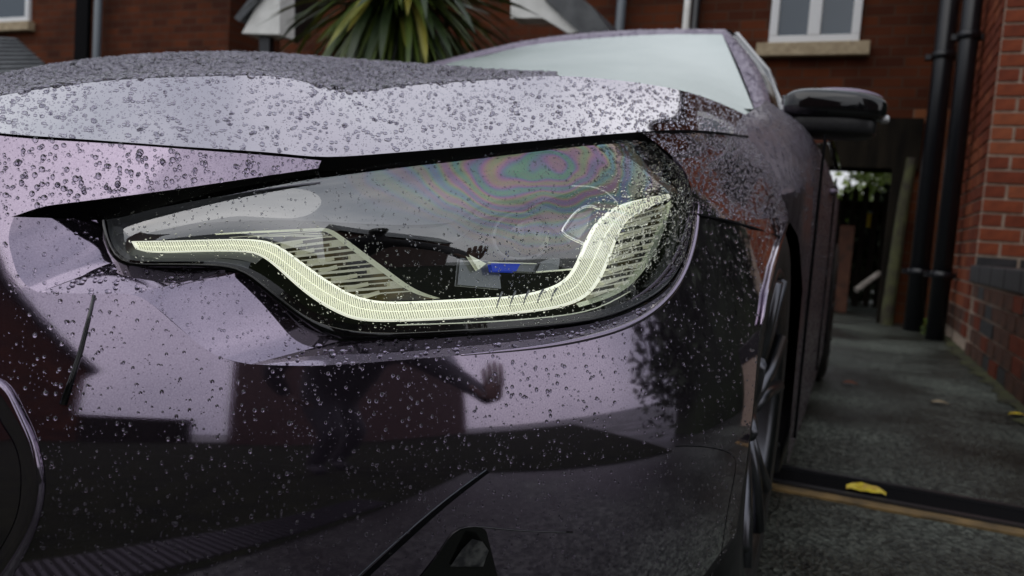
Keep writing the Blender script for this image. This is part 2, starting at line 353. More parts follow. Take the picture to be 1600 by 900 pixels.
def SV(px, py, o):
    """vectorised S(): arrays of pixels and offsets -> points"""
    px = np.asarray(px, float).ravel(); py = np.asarray(py, float).ravel(); o = np.asarray(o, float).ravel()+np.zeros_like(px)
    D = fw[None]+np.outer((px-800)/FPX, RT)-np.outer((py-450)/FPX, UP)
    def f(t, idx=slice(None)):
        P = CAM+D[idx]*t[:, None]; out = np.empty(len(P))
        for a in range(0, len(P), 3000):
            Q = P[a:a+3000]; d2 = (Q[:, None, 0]-PLAN[None, :, 0])**2+(Q[:, None, 1]-PLAN[None, :, 1])**2
            k = d2.argmin(1); out[a:a+3000] = ((Q[:, :2]-PLAN[k])*PN[k]).sum(1)
        return out-lean(P[:, 2])-o[idx]
    n = len(px); lo = np.full(n, .3); hi = np.full(n, 3.2); act = np.ones(n, bool); t = np.full(n, .3)
    f0 = f(t)
    for s in range(60):                   # sphere-trace style stepping
        idx = np.where(act)[0]
        if not len(idx): break
        v = f(t[idx], idx); hit = v <= 0
        hi[idx[hit]] = t[idx[hit]]; act[idx[hit]] = False
        g = idx[~hit]; lo[g] = t[g]; t[g] += np.maximum(v[~hit]*.6, .006); over = t[g] > 3.0; act[g[over]] = False; hi[g[over]] = t[g[over]]; lo[g[over]] = t[g[over]]-.001
    for s in range(16):
        m = (lo+hi)/2; v = f(m); pos = v > 0; lo = np.where(pos, m, lo); hi = np.where(pos, hi, m)
    return CAM+D*((lo+hi)/2)[:, None]
def pxrow(r): return [(q[0], q[1], q[2] if len(q) > 2 else 0.0) for q in r]
def gridS(rows, nu, nv, o=0.0, lin=False, vk=None):
    R = np.array([(linres if lin else resample)(pxrow(r), nu) for r in rows]); K = len(R)
    G = nspline(R.reshape(K, -1), np.arange(K) if vk is None else np.array(vk, float), np.linspace(0, (K-1) if vk is None else vk[-1], nv)).reshape(-1, 3)
    return SV(G[:, 0], G[:, 1], G[:, 2]*1.0+o).reshape(nv, nu, 3)
def gridY(rows, nu, nv, vk=None):
    """rows of (px,py,Y)"""
    return loft([[PY(*q) for q in r] for r in rows], nu, nv, vk=vk)
def part(G, name, m, parent, flip=False, label=None, thick=0):
    b = MB().grid(G, flip); o = b.build(name, m, parent, True, label)
    if thick:
        s = o.modifiers.new('thick', 'SOLIDIFY'); s.thickness = thick; s.offset = -1
    return o

# ============================================================ THE CAR
car = empty('car', (-1.0, 2.3, 0), 'dark purple saloon car beaded with rain, its lit headlight close to the camera', 'car')
SURF = {}                                 # panels that carry raindrops
bumper_L = [(60, 457), (140, 459), (205, 460), (238, 476), (300, 529), (345, 558), (392, 569), (500, 571), (620, 563), (720, 555), (850, 541), (930, 525), (1000, 499)]
G = gridS([[(-60, 466), (0, 461)]+bumper_L,
           [(-60, 540), (60, 540), (205, 545), (300, 575), (392, 600), (500, 605), (620, 600), (720, 595), (850, 585), (980, 560)],
           [(-60, 660), (200, 660), (400, 665), (600, 665), (800, 660), (955, 640)],
           [(-60, 800), (200, 805), (400, 805), (600, 805), (800, 800), (938, 790)],
           [(-60, 980), (200, 980), (400, 980), (600, 980), (800, 980), (930, 980)]], 110, 60)
GRL = resample([(1090, 338, 0), (1085, 375, 0), (1072, 412, 0), (1048, 457, 0), (1000, 499, 0), (980, 560, 0), (955, 640, 0), (938, 790, 0), (930, 980, 0)], 400)
gp_ = np.array([[proj(q) for q in r] for r in G]); o_ = np.argsort(GRL[:, 1])
for j_ in range(1, len(G)):
    dx = np.interp(gp_[j_, -1, 1], GRL[o_, 1], GRL[o_, 0])+.3-gp_[j_, -1, 0]
    gp_[j_, :, 0] += dx*np.linspace(0, 1, G.shape[1])**3
G = SV(gp_[..., 0], gp_[..., 1], np.zeros(gp_[..., 0].size)).reshape(G.shape)
bumper = part(G, 'bumper', 'paint', car, label='purple front bumper skin')
k_ = GRL[GRL[:, 1] > 496]
part(np.array([SV(k_[:, 0]-5, k_[:, 1], np.full(len(k_), -.0012)).reshape(-1, 3), SV(k_[:, 0]+5, k_[:, 1], np.full(len(k_), -.0012)).reshape(-1, 3)]), 'bumper_join', 'paint', bumper); SURF['bumper'] = G
Gr = gridS([[(1090, 338), (1085, 375), (1072, 412), (1048, 457), (1000, 499), (980, 560), (955, 640), (938, 790), (930, 980)],
            [(1140, 345), (1135, 390), (1118, 440), (1100, 490), (1080, 560), (1060, 640), (1040, 720), (1035, 820), (1030, 980)],
            [(1236, 338), (1216, 385), (1198, 450), (1188, 510), (1182, 570), (1176, 640), (1166, 720), (1152, 820), (1132, 980)]], 90, 40)
part(Gr, 'bumper_corner', 'paint', bumper, flip=True); SURF['corner'] = Gr
G = gridS([[(-60, 200), (0, 212), (150, 223), (300, 234), (430, 244), (502, 251)],
           [(-60, 345, 0), (0, 342, 0), (24, 337, 0), (60, 325, 0), (100, 318), (250, 299), (380, 280), (497, 263)]], 60, 14)
# shift rows so that the upper edge leans back like the panel does
part(G, 'bumper_top_panel', 'paint', bumper); SURF['top'] = G
G = gridS([[(-60, 340), (-60, 370), (-60, 400), (-60, 435), (-60, 466)], [(22, 339), (14, 368), (19, 402), (34, 438), (60, 457)]], 24, 14)
part(G, 'bumper_nose', 'paint', bumper, flip=True); SURF['nose'] = G
# pocket facets round the lamp
G = gridS([[(22, 339, 0), (14, 368, 0), (19, 402, 0), (34, 438, 0), (60, 457, 0)], [(150, 343, -.030), (159, 358, -.029), (166, 376, -.027), (174, 394, -.024), (184, 410, -.02)]], 24, 16)
part(G, 'lamp_pocket_facet', 'paint', bumper, flip=True); SURF['facet_a'] = G
G = gridS([[(60, 457, 0), (120, 434, -.01), (184, 409, -.020), (270, 415, -.024), (352, 422, -.018)], [(60, 458, 0), (110, 459, 0), (150, 459, 0), (205, 460, -.001), (352, 427, -.016)]], 40, 10)
part(G, 'lamp_pocket_ledge', 'paint', bumper); SURF['ledge'] = G
G = gridS([[(350, 426, -.016), (388, 431, -.022), (432, 463, -.026), (480, 500, -.028), (530, 533, -.022)], [(205, 460, 0), (238, 476, 0), (300, 529, 0), (345, 558, 0), (392, 569, 0)]], 36, 18)
part(G, 'lamp_pocket_facet', 'paint', bumper); SURF['facet_b'] = G
G = gridS([[(530, 533, -.022), (600, 531, -.02), (720, 526, -.018), (850, 516, -.016), (940, 502, -.014), (1003, 479, -.012), (1046, 448, -.010), (1070, 405, -.008), (1083, 352, -.006), (1083, 312, -.005)],
           [(392, 569, 0), (500, 571, 0), (620, 563, 0), (720, 555, 0), (850, 541, 0), (930, 525, 0), (1000, 499, 0), (1050, 457, 0), (1076, 408, 0), (1090, 350, 0), (1089, 308, 0)]], 90, 10)
part(G, 'lamp_ledge', 'paint', bumper); SURF['lamp_ledge'] = G
rg = [(720, 555), (850, 541), (930, 525), (1000, 499), (1050, 457), (1076, 408), (1089, 350), (1088, 306), (1076, 278)]
P = resample([(q[0], q[1], 0) for q in rg], 60); Q = SV(P[:, 0], P[:, 1], np.full(60, -.0005))
rr = np.interp(np.linspace(0, 1, 60), [0, .4, .8, 1], [.0008, .0028, .0030, .0012])
MB().tube(list(Q), list(rr), 12).build('lamp_surround_edge', 'paint', bumper, True)
# dark recess skin behind all gaps
G = gridS([[(-60, 190), (300, 215), (500, 225), (800, 200), (1040, 190)], [(-60, 590), (300, 590), (500, 590), (800, 560), (1100, 500)]], 40, 12, o=-.09)
part(G, 'gap_lining', 'gap', bumper)
# black sheet standing for the shadow wedge under the bonnet edge
G = gridS([[(24, 337, -.004), (100, 317, -.006), (250, 298, -.006), (380, 279, -.006), (497, 262, -.006)],
           [(24, 341, -.006), (60, 336, -.012), (155, 344, -.026), (300, 309, -.017), (500, 272, -.013)]], 50, 8)
part(G, 'bonnet_shadow_gap', 'gap', bumper); SURF['shadow_gap'] = G
# bumper seam to the grille
sm = [S(147, 461, .0006), S(138, 500, .0006), S(126, 548, .0006), S(112, 592, .0006), S(98, 632, .0006)]
MB().tube(sm, [.0011, .0013, .0016, .0020, .0026], 8).build('seam', 'gloss_black', bumper, True)
# grille surround
G = gridS([[(-60, 575, .0008), (0, 590, .0008), (30, 630, .0008), (58, 690, .0008), (70, 760, .0008), (55, 830, .0008), (20, 900, .0008), (-20, 960, .0008)],
           [(-60, 590, .0048), (0, 604, .0048), (24, 640, .0048), (46, 692, .0048), (55, 760, .0048), (43, 825, .0048), (8, 890, .0048), (-30, 950, .0048)],
           [(-60, 620, .002), (-20, 630, .002), (0, 660, .002), (22, 700, .002), (30, 760, .002), (20, 815, .002), (-10, 870, .002), (-50, 930, .002)]], 50, 12)
part(G, 'grille_surround', 'paint', bumper)
G = gridS([[(-60, 618, .003), (-20, 628, .003), (0, 658, .003), (24, 700, .003), (32, 760, .003), (22, 815, .003), (-8, 870, .003), (-50, 935, .003)], [(-60, 640, .003), (-60, 660, .003), (-60, 700, .003), (-60, 730, .003), (-60, 760, .003), (-60, 800, .003), (-60, 860, .003), (-60, 935, .003)]], 40, 8)
part(G, 'grille_panel', 'paint', bumper)

# ---- bonnet
def col(xs, ys, Ys): return list(zip(xs, ys, Ys))
hx = [-80, 0, 150, 300, 430, 502, 600, 750, 880, 1000, 1060, 1110, 1180]
hy = [198, 208, 219, 230, 239, 245, 240, 228, 216, 206, 203, 205, 214]
hY = [float(S(a, b, -.004)[1]) for a, b in zip(hx[:10], hy[:10])]+[.92, 1.06, 1.58]
cx_ = [-80, 0, 150, 300, 420, 480, 540, 620, 750, 870, 1000, 1100, 1190]
cy_ = [166, 150, 128, 120, 119, 129, 144, 136, 126, 119, 130, 152, 192]
cY_ = [.47, .50, .55, .60, .655, .675, .695, .75, .84, .93, 1.03, 1.24, 1.72]
top = col(cx_, cy_, cY_); bot = col(hx, hy, hY)
RA = resample([PY(*q) for q in bot], 120); RB = resample([PY(*q) for q in top], 120)
nv = 26; G = np.zeros((nv, 120, 3))
for j in range(nv):
    w = j/(nv-1); P = RA*(1-w)+RB*w
    G[j] = P + np.array([.0, -.0, 1.0])*(-.002*math.sin(PI*w))*np.linspace(.8, 1.2, 120)[:, None]
bonnet = part(G, 'bonnet', 'paint', car, flip=True, label='wet purple bonnet'); SURF['bonnet'] = G
edge = np.stack([G[0], G[0]+np.array([0.0, .004, -.003]), G[0]+np.array([0, .012, -.010])])
part(edge, 'bonnet_edge', 'gap', bonnet)
sx = [-80, 0, 100, 220, 330, 420, 560, 680, 760, 872]
sy = [136, 122, 102, 88, 83, 84, 94, 103, 110, 118.5]
sY = [.95, 1.0, 1.1, 1.2, 1.3, 1.4, 1.45, 1.5, 1.5, 1.35]
crest = col(cx_[:10], cy_[:10], cY_[:10])
C0 = resample([PY(*q) for q in crest], 90)
C2 = resample([PY(*q) for q in col(sx, sy, sY)], 90)
C3 = C2+np.array([-.1, .75, -.015])
def px_of(P): return np.array([proj(q) for q in P])
a, b = px_of(C0), px_of(C2)
C1 = np.array([PY(*(a[i]*.55+b[i]*.45), C0[i, 1]*.5+C2[i, 1]*.5) for i in range(90)])
C1[:, 2] -= .0
G = nspline(np.array([C0, C1, C2, C3]).reshape(4, -1), np.array([0, .45, 1.0, 2.0]), np.linspace(0, 2, 40)).reshape(40, 90, 3)
part(G, 'bonnet_dome', 'paint_top', bonnet, flip=True); SURF['dome'] = G[:22]

# ---- the rest of the nose and bonnet, past the left edge of the picture
ex = np.where(PLAN[:, 0] < -.568)[0]; PL = PLAN[ex][::-1]; PNl = PN[ex][::-1]
zs = np.linspace(.18, .665, 26)
G2 = np.array([[(*(PL[i]+PNl[i]*(float(lean(z))-.0012)), z) for i in range(0, len(PL), 6)] for z in zs])
part(G2, 'bumper_far_half', 'paint', bumper)
off = np.concatenate([PL[::6]-PL[0], np.zeros((len(PL[::6]), 1))], 1)
base = np.concatenate([SURF['bonnet'][:, 0], G[4:, 0]])
G2 = base[:, None, :]+off[None]+np.array([.004, 0, -.001])
part(G2, 'bonnet_far_half', 'paint_top', bonnet)
# ---- front wing
G = loft([[PY(1004, 208, .80), PY(1060, 205, .93), PY(1110, 206, 1.07), PY(1180, 216.5, 1.58), PY(1214, 232, 1.80)],
          [PY(1048, 242, .82), PY(1110, 240, 1.00), PY(1170, 246, 1.26), PY(1220, 262, 1.6), PY(1246, 276, 1.78)],
          [PY(1076, 282, .85), PY(1120, 285, .98), PY(1175, 294, 1.18), PY(1222, 306, 1.45), PY(1246, 318, 1.68)],
          [S(1089, 334), S(1130, 341), S(1170, 350), S(1210, 352), S(1237, 336)]], 60, 30)
wing = part(G, 'front_wing', 'paint', car, flip=False, label='purple front wing above the wheel arch'); SURF['wing'] = G
MB().tube([S(1090, 336, .0005), S(1130, 344, .0005), S(1175, 356, .0005), S(1222, 372, .0005)], .0022, 6).build('wing_seam', 'gap', wing)
MB().tube([S(1236, 338, .003), S(1228, 352, .003), S(1216, 385, .003), S(1206, 418, .003), S(1197, 458, .003), S(1189, 508, .003)], [.002, .003, .004, .004, .0035, .002], 8).build('arch_lip', 'paint', wing, True)
# ---- body side, behind the wheel
YC, ZC, RW = 1.36, .335, .365
YR = 4.15
st = [1.2, 1.3, 1.36, 1.46, 1.56, 1.66, 1.725, 1.74, 1.9, 2.2, 2.7, 3.2, 3.6, 3.77, 3.80, 3.9, 4.02, 4.15, 4.28, 4.4, 4.5, 4.52, 4.6, 4.8, 4.95]
def archz(Y):
    z = .17
    for yc in (YC, YR):
        if abs(Y-yc) < RW: z = max(z, ZC+math.sqrt(RW**2-(Y-yc)**2))
    return z
rows = []
for k in range(7):
    r = []
    for Y in st:
        tail = max(0, (Y-4.3))**2*.35
        za = archz(Y); ztop = .90+.055*min(1, max(0, (Y-1.4)/1.5))-.15*min(1, max(0, (1.78-Y)/.55)); bow = -.083-.012*abs(Y-2.6)**1.2*.3 - tail - .12*max(0, (1.62-Y)/.42)**1.3; x00 = -.12*max(0, (1.62-Y)/.42)**1.3
        prof = [(-.20, ztop+.02), (-.14, ztop-.02), (-.095, ztop-.09), (0.0, 0), (0.0, 1), (0.0, 2), (0, 3)]
        if k < 3: x, z = prof[k][0]-tail+x00, prof[k][1]
        else:
            w = (k-2)/4; z0 = ztop-.09; z = z0+(za-z0)*w; x = bow+.003*math.sin(w*PI)
        r.append((x, Y, z))
    rows.append(r)
G = np.array([linres(np.array([(q[1], q[2], q[0]) for q in r]), 160) for r in rows])
G = np.stack([G[..., 2], G[..., 0], G[..., 1]], -1)
tq = np.linspace(0, 6, 26); G = nspline(G.reshape(7, -1), np.arange(7.), tq).reshape(26, 160, 3)
body = part(G, 'body_side', 'paint_side_shaded', car, flip=False, label='purple doors and rear wing, thick with fine rain'); SURF['side'] = G[:, 5:110]; SURF['side_front'] = G[:14, 0:34]
for Y in (1.78, 2.85, 3.72):
    MB().tube([(-.079, Y, z) for z in np.linspace(.22, .86, 8)], .003, 6).build('door_gap', 'gap', body)
MB().tube([(-.085, 2.62, .80), (-.074, 2.66, .805), (-.074, 2.80, .81), (-.085, 2.84, .81)], .008, 8).build('door_handle', 'paint_dull', body, True)
b = MB()
b.bb(-1.86, -.34, .70, 4.9, .16, .60); b.bb(-1.70, -.20, 1.9, 4.6, .6, .93)  # upper box is unseen filler, added to stop light passing through
b.build('underbody_filler', 'gap', car)
MB().bb(-1.86, -.10, 1.76, 3.72, .14, .21).build('sill', 'plastic_black', car, bevel=.01)
# far side skin and tail so that the car is whole from a step aside
G = np.array([[(-1.98, Y, z) for Y in np.linspace(.6, 4.9, 12)] for z in np.linspace(.2, .9, 5)]); part(G, 'body_side', 'paint_dull', car)
# ---- greenhouse
wl = [(678, 106, 2.02), (780, 112, 1.98), (880, 120, 1.93), (1000, 133, 1.88), (1100, 155, 1.85), (1186, 192, 1.84)]
wt = [(755, 88, 2.5), (810, 74, 2.55), (860, 66, 2.58), (960, 57, 2.6), (1050, 53, 2.6), (1128, 53, 2.58)]
G = gridY([wl, [(a[0]*.5+b_[0]*.5, a[1]*.5+b_[1]*.5-2, (a[2]+b_[2])/2-.02) for a, b_ in zip(wl, wt)], wt], 40, 14)
cabin = part(G, 'windscreen', 'screen_glass', car, flip=True, label='misted windscreen, the pale sky reflection put in its colour')
rf0 = [(640, 108, 2.25), (700, 92, 2.5), (790, 70, 2.58), (860, 58, 2.62), (960, 49, 2.65), (1050, 46, 2.66), (1134, 46, 2.62)]
R0 = resample([PY(*q) for q in rf0], 40); Rb = resample([PY(q[0], q[1], q[2]) for q in [(660, 110, 2.2), (725, 94, 2.48), (800, 76, 2.54), (860, 66.5, 2.575), (960, 57.5, 2.595), (1050, 53.5, 2.595), (1128, 53.5, 2.575)]], 40)
R1 = R0+np.array([0, .9, .02]); R2 = R0+np.array([0.02, 1.5, -.12])
G = nspline(np.array([Rb, R0, R1, R2]).reshape(4, -1), np.array([0, .15, 1, 1.8]), np.linspace(0, 1.8, 24)).reshape(24, 40, 3)
part(G, 'roof', 'paint_dull', car, flip=True); SURF['roof'] = G[:8]
# a pillar, side glass
ai = [(1186, 193, 1.84), (1172, 150, 2.05), (1150, 95, 2.33), (1128, 53, 2.58)]
ao = [(1222, 222, 1.86), (1205, 165, 2.07), (1182, 104, 2.36), (1134, 46, 2.64)]
am = [((p_[0]+q_[0])/2+1, (p_[1]+q_[1])/2-1, (p_[2]+q_[2])/2-.02) for p_, q_ in zip(ai, ao)]
G = loft([[PY(*q) for q in ai], [PY(*q) for q in am], [PY(*q) for q in ao]], 24, 10)
part(G, 'windscreen_pillar', 'paint_dull', car, flip=True, label='dull wet windscreen pillar'); SURF['pillar'] = G
ga = [PY(*q) for q in ao]
gb = [PY(1246, 222, 1.95), PY(1225, 175, 2.25), PY(1200, 115, 2.7), PY(1150, 55, 2.9)]
G = loft([ga, gb], 20, 6); part(G, 'side_window', 'side_glass', car)
gc = [q+np.array([0, 1.6, -.02]) for q in gb]
G = loft([gb, gc], 20, 6); part(G, 'rear_side_window', 'side_glass', car)
MB().tube(gb, .012, 6).build('window_trim', 'gloss_black', car, True)
MB().tube([PY(1216, 226, 1.86), PY(1246, 224, 1.95), np.array((-.10, 2.6, .96)), np.array((-.10, 3.6, .97))], .012, 8).build('waist_trim', 'gloss_black', car, True)
G = loft([[PY(1168, 187, 1.8), PY(1192, 200, 1.82), PY(1222, 228, 1.86)], [PY(1180, 214, 1.62), PY(1204, 226, 1.72), PY(1228, 248, 1.82)]], 16, 8)
part(G, 'scuttle_panel', 'paint_dull', car)

# ---- door mirror
mir = empty('_m', (0, 0, 0), None, None); bpy.data.objects.remove(mir)
def superell(cx, cy, cz, hx_, hy_, hz_, n1=20, n2=28, e=.55, taper=None):
    b = MB(); vs = []; fs = []
    def sp(v, e): return math.copysign(abs(v)**e, v)
    for i in range(n1+1):
        ph = -PI/2+PI*i/n1
        for j in range(n2):
            th = 2*PI*j/n2
            v = np.array([hx_*sp(math.cos(ph), e)*sp(math.cos(th), e), hy_*sp(math.cos(ph), e)*sp(math.sin(th), e), hz_*sp(math.sin(ph), e)])
            if taper: v = taper(v)
            vs.append(v+np.array([cx, cy, cz]))
    for i in range(n1):
        for j in range(n2): fs.append((i*n2+j, i*n2+(j+1) % n2, (i+1)*n2+(j+1) % n2, (i+1)*n2+j))
    return b.add(vs, fs)
mc = PY(1305, 178, 1.92)
def tp(v):
    w = v[0]/.12
    v = v.copy(); v[2] *= 1.0+.10*(-w) ; v[2] += -.006*w*w-.004*w; v[1] *= 1-.15*w
    return v
mo = superell(mc[0]-.003, mc[1], mc[2]+.014, .108, .07, .034, taper=tp).build('mirror_housing', 'gloss_black', car, True, label='gloss black door mirror')
superell(mc[0]-.006, mc[1]+.006, mc[2]-.024, .094, .060, .030, taper=tp).build('mirror_shell', 'plastic_black', mo, True)
superell(mc[0]-.003, mc[1]+.004, mc[2]+.041, .098, .058, .012, e=.8, taper=lambda v: v*np.array([1, 1, 1])+np.array([0, 0, -.010*(v[0]/.1)**2])).build('mirror_cap', 'paint_dull', mo, True)
superell(mc[0]+.100, mc[1]-.005, mc[2]-.012, .010, .02, .008, 10, 12).build('turn_lens', 'upvc', mo, True)
MB().tube([PY(1222, 156, 1.93), PY(1250, 158, 1.93), PY(1290, 162, 1.92)], [.011, .012, .014], 8).build('mirror_arm', 'gloss_black', mo, True)
MB().tube([PY(1215, 215, 1.90), PY(1250, 208, 1.91), PY(1300, 200, 1.92)], [.012, .014, .012], 8).build('mirror_foot', 'plastic_black', mo, True)

# ---- wheels
def lathe(prof, n, cx, cy, cz):
    """profile (x outwards, radius) spun about the X axis"""
    vs = []; fs = []; K = len(prof)
    for j in range(n):
        t = 2*PI*j/n
        for x, r in prof: vs.append((cx+x, cy+r*math.cos(t), cz+r*math.sin(t)))
    for j in range(n):
        for i in range(K-1): fs.append((j*K+i, j*K+i+1, ((j+1) % n)*K+i+1, ((j+1) % n)*K+i))
    return MB().add(vs, fs)
def wheel(cy, X):
    w = lathe([(-.23, .24), (-.225, .31), (-.20, .335), (-.03, .335), (-.008, .322), (.002, .295), (.0, .262), (-.006, .250)], 72, X, cy, ZC).build('wheel', 'rubber', car, True)
    lathe([(-.20, .24), (-.05, .235), (-.004, .252), (.000, .246), (-.02, .232), (-.10, .225)], 72, X, cy, ZC).build('rim', 'alloy', w, True)
    for k in range(5):
        b = MB()
        for s in (-.13, .13):
            t = 2*PI*k/5+s+.3; t2 = 2*PI*k/5+s*2.2+.3
            b.tube([(X-.035, cy+.05*math.cos(t), ZC+.05*math.sin(t)), (X-.015, cy+.14*math.cos(t), ZC+.14*math.sin(t)), (X-.005, cy+.235*math.cos(t2*.5+t*.5), ZC+.235*math.sin(t2*.5+t*.5))], [.016, .012, .013], 8)
        b.build('spoke', 'alloy', w, True)
    lathe([(-.02, 0.0001), (-.02, .03), (-.03, .05), (-.06, .06)], 24, X, cy, ZC).build('hub', 'alloy', w, True)
    for z0, r0 in ((-.14, .17),):
        lathe([(z0, .05), (z0, r0), (z0-.02, r0)], 40, X, cy, ZC).build('brake_disc', 'plastic_black', w, True)
wheel(YC, -.105); wheel(YR, -.070)
G = []
for rr, x in ((RW+.004, -.128), (RW+.004, -.36)):
    G.append([(x, YC+rr*math.cos(t), ZC+rr*math.sin(t)) for t in np.linspace(-.4, PI+.5, 40)])
part(np.array(G), 'arch_liner', 'gap', car)
G = []
for rr, x in ((RW+.004, -.11), (RW+.004, -.36)):
    G.append([(x, YR+rr*math.cos(t), ZC+rr*math.sin(t)) for t in np.linspace(-.2, PI+.2, 40)])
part(np.array(G), 'arch_liner', 'gap', car)

# ---- headlight
capt = [(163, 338, -.024), (300, 308, -.015), (500, 271, -.011), (700, 245, -.011), (850, 227, -.011), (975, 213, -.012), (1008, 217, -.014), (1042, 243, -.013), (1070, 276, -.009), (1083, 308, -.006)]
cabt = [(163, 342, -.028), (170, 372, -.024), (186, 402, -.019), (215, 411, -.017), (345, 414, -.016), (390, 428, -.017), (432, 460, -.019), (482, 496, -.020), (535, 514, -.020), (610, 520, -.020), (720, 515, -.020), (850, 505, -.020), (940, 492, -.018), (1000, 470, -.015), (1044, 439, -.012), (1068, 402, -.009), (1081, 352, -.006), (1084, 312, -.006)]
A_ = resample([(q[0], q[1], q[2]*2000) for q in capt], 90)
# lens rows between the top edge and the bottom edge, matched by arc length
B_ = resample([(q[0], q[1], q[2]*2000) for q in cabt], 90)
A_[:, 2] /= 2000; B_[:, 2] /= 2000
G_ = np.zeros((30, 90, 3))
for j in range(30):
    w = j/29; G_[j] = A_*(1-w)+B_*w; G_[j, :, 2] += .024*math.sin(PI*w**.8)*np.linalg.norm(B_[:, :2]-A_[:, :2], axis=1)/290
LENSG = SV(G_[..., 0], G_[..., 1], G_[..., 2]).reshape(30, 90, 3)
lamp = part(SV(G_[..., 0], G_[..., 1], G_[..., 2]*0-.10).reshape(30, 90, 3), 'headlight', 'inner_black', car, label='headlight with a lit angular light guide')
cover = part(LENSG, 'lens_cover', 'cover', lamp); SURF['lens'] = LENSG
# black rim round the lens
rim = MB()
rp = [LENSG[j, 0] for j in range(0, 30, 3)]+[LENSG[-1, i] for i in range(2, 90, 2)]+[LENSG[-1, -1]]
rb = np.array(rp); pr = px_of(rb)
inner = SV(pr[:, 0], pr[:, 1]-1, np.full(len(pr), -.012))
cut = []
cb = resample([(a_[0], a_[1], 0) for a_ in cabt], 80)
up_ = cb.copy(); up_[:, 1] -= 9; 
e0 = SV(cb[:, 0], cb[:, 1]+1, np.full(80, -.010)); 
dn = resample([(156, 345, 0), (161, 374, 0), (178, 408, 0), (212, 419, 0), (345, 422, 0), (384, 435, 0), (426, 468, 0), (476, 505, 0), (530, 533, 0), (610, 531, 0), (720, 526, 0), (850, 516, 0), (940, 502, 0), (1003, 479, 0), (1046, 448, 0), (1072, 405, 0), (1085, 352, 0), (1086, 310, 0)], 80)
e1 = SV(dn[:, 0], dn[:, 1], np.full(80, -.026)); e00 = SV(cb[:, 0], cb[:, 1], np.full(80, -.03))
part(np.array([e00, e0, e1]), 'lens_seal', 'gloss_black', lamp)
tt = [(q[0], q[1]-1, -.03) for q in capt]
t0 = SV([q[0] for q in capt], [q[1]-2 for q in capt], [q[2]-.001 for q in capt]); 
# housing wall: satin panel behind the left and upper part of the lens
G = gridS([[(166, 342, -.056), (300, 315, -.056), (500, 281, -.055), (700, 255, -.055), (850, 237, -.05), (975, 222, -.042), (1030, 240, -.036)],
           [(172, 368, -.054), (300, 350, -.056), (480, 345, -.058), (680, 350, -.06), (830, 320, -.062), (930, 290, -.056), (1035, 280, -.046)]], 60, 10)
part(G, 'housing_panel', 'housing', lamp)
G = gridS([[(172, 364, -.058), (260, 354, -.060), (380, 347, -.062), (480, 343, -.063)], [(190, 398, -.040), (260, 404, -.044), (360, 404, -.046), (400, 412, -.046)]], 30, 8)
part(G, 'housing_panel', 'housing', lamp)
G = gridS([[(174, 345, -.030), (180, 372, -.028), (196, 394, -.026), (226, 402, -.024), (345, 404, -.022), (392, 410, -.022)], [(168, 346, -.024), (173, 374, -.022), (190, 399, -.020), (220, 408, -.018), (345, 410, -.016), (388, 420, -.016)]], 50, 5)
part(G, 'inner_lip', 'housing', lamp)
# lit light guide
gt = [(205, 377), (300, 375), (392, 374), (424, 379), (448, 392), (500, 430), (545, 458), (570, 467), (602, 472), (700, 470), (800, 464), (850, 454), (884, 437), (906, 403), (926, 360), (946, 337), (972, 321), (1045, 303)]
gb_ = [(212, 389), (232, 394), (300, 394), (380, 394), (404, 399), (427, 414), (480, 460), (530, 490), (562, 500), (622, 502), (720, 497), (820, 488), (880, 478), (915, 462), (940, 430), (960, 380), (975, 350), (995, 333), (1048, 309)]
og = -.034
TT = resample([(a_, b_, 0) for a_, b_ in gt], 220); BB = resample([(a_, b_, 0) for a_, b_ in gb_], 220)
wq = np.clip((np.arange(220)-70)/60, 0, 1)[:, None]*.07; TT, BB = TT+(TT-BB)*wq, BB+(BB-TT)*wq*.5
rowsg = []
for w, o_ in ((0, -.012), (0.0, 0.0), (.10, .0012), (.9, .0012), (1, 0), (1, -.012)):
    P = TT*(1-w)+BB*w; rowsg.append(SV(P[:, 0], P[:, 1], np.full(220, og+o_)))
guide = part(np.array(rowsg), 'light_guide', 'guide', lamp, label='pale yellow-green lit light guide')
rb = MB(); db = MB()
nr = 250
T2 = linres(TT, nr); B2 = linres(BB, nr)
GA = SV((T2*.90+B2*.10)[:, 0], (T2*.90+B2*.10)[:, 1], np.full(nr, og+.0014)); GM = SV((T2*.5+B2*.5)[:, 0], (T2*.5+B2*.5)[:, 1], np.full(nr, og+.0014)); GB = SV((T2*.10+B2*.90)[:, 0], (T2*.10+B2*.90)[:, 1], np.full(nr, og+.0014))
for i in range(2, nr-2):
    for (a_, b_) in ((GA[i], GM[i]), (GM[i], GB[i])):
        ax = b_-a_; ln = np.linalg.norm(ax); ax /= ln; tn = GM[i+1]-GM[i-1]; tn -= ax*(tn@ax); tl = np.linalg.norm(tn)/2; tn /= np.linalg.norm(tn); nn = np.cross(ax, tn); nn *= np.sign(nn@(CAM-a_))
        c = (a_+b_)/2; h = ln*.46; w_ = tl*.30
        rb.add([c-ax*h-tn*w_, c-ax*h+tn*w_, c-ax*h+nn*.0011, c+ax*h-tn*w_, c+ax*h+tn*w_, c+ax*h+nn*.0011], [(0, 2, 5, 3), (2, 1, 4, 5), (0, 1, 2), (3, 5, 4)])
        c2 = c+tn*tl*.5
        db.add([c2-ax*h-tn*tl*.15+nn*.0001, c2-ax*h+tn*tl*.15+nn*.0001, c2+ax*h+tn*tl*.15+nn*.0001, c2+ax*h-tn*tl*.15+nn*.0001], [(0, 1, 2, 3)])
tag(rb.build('guide_prism', 'guide_rib', lamp), kind='stuff'); tag(db.build('guide_groove', 'rib_dark', lamp), kind='stuff')
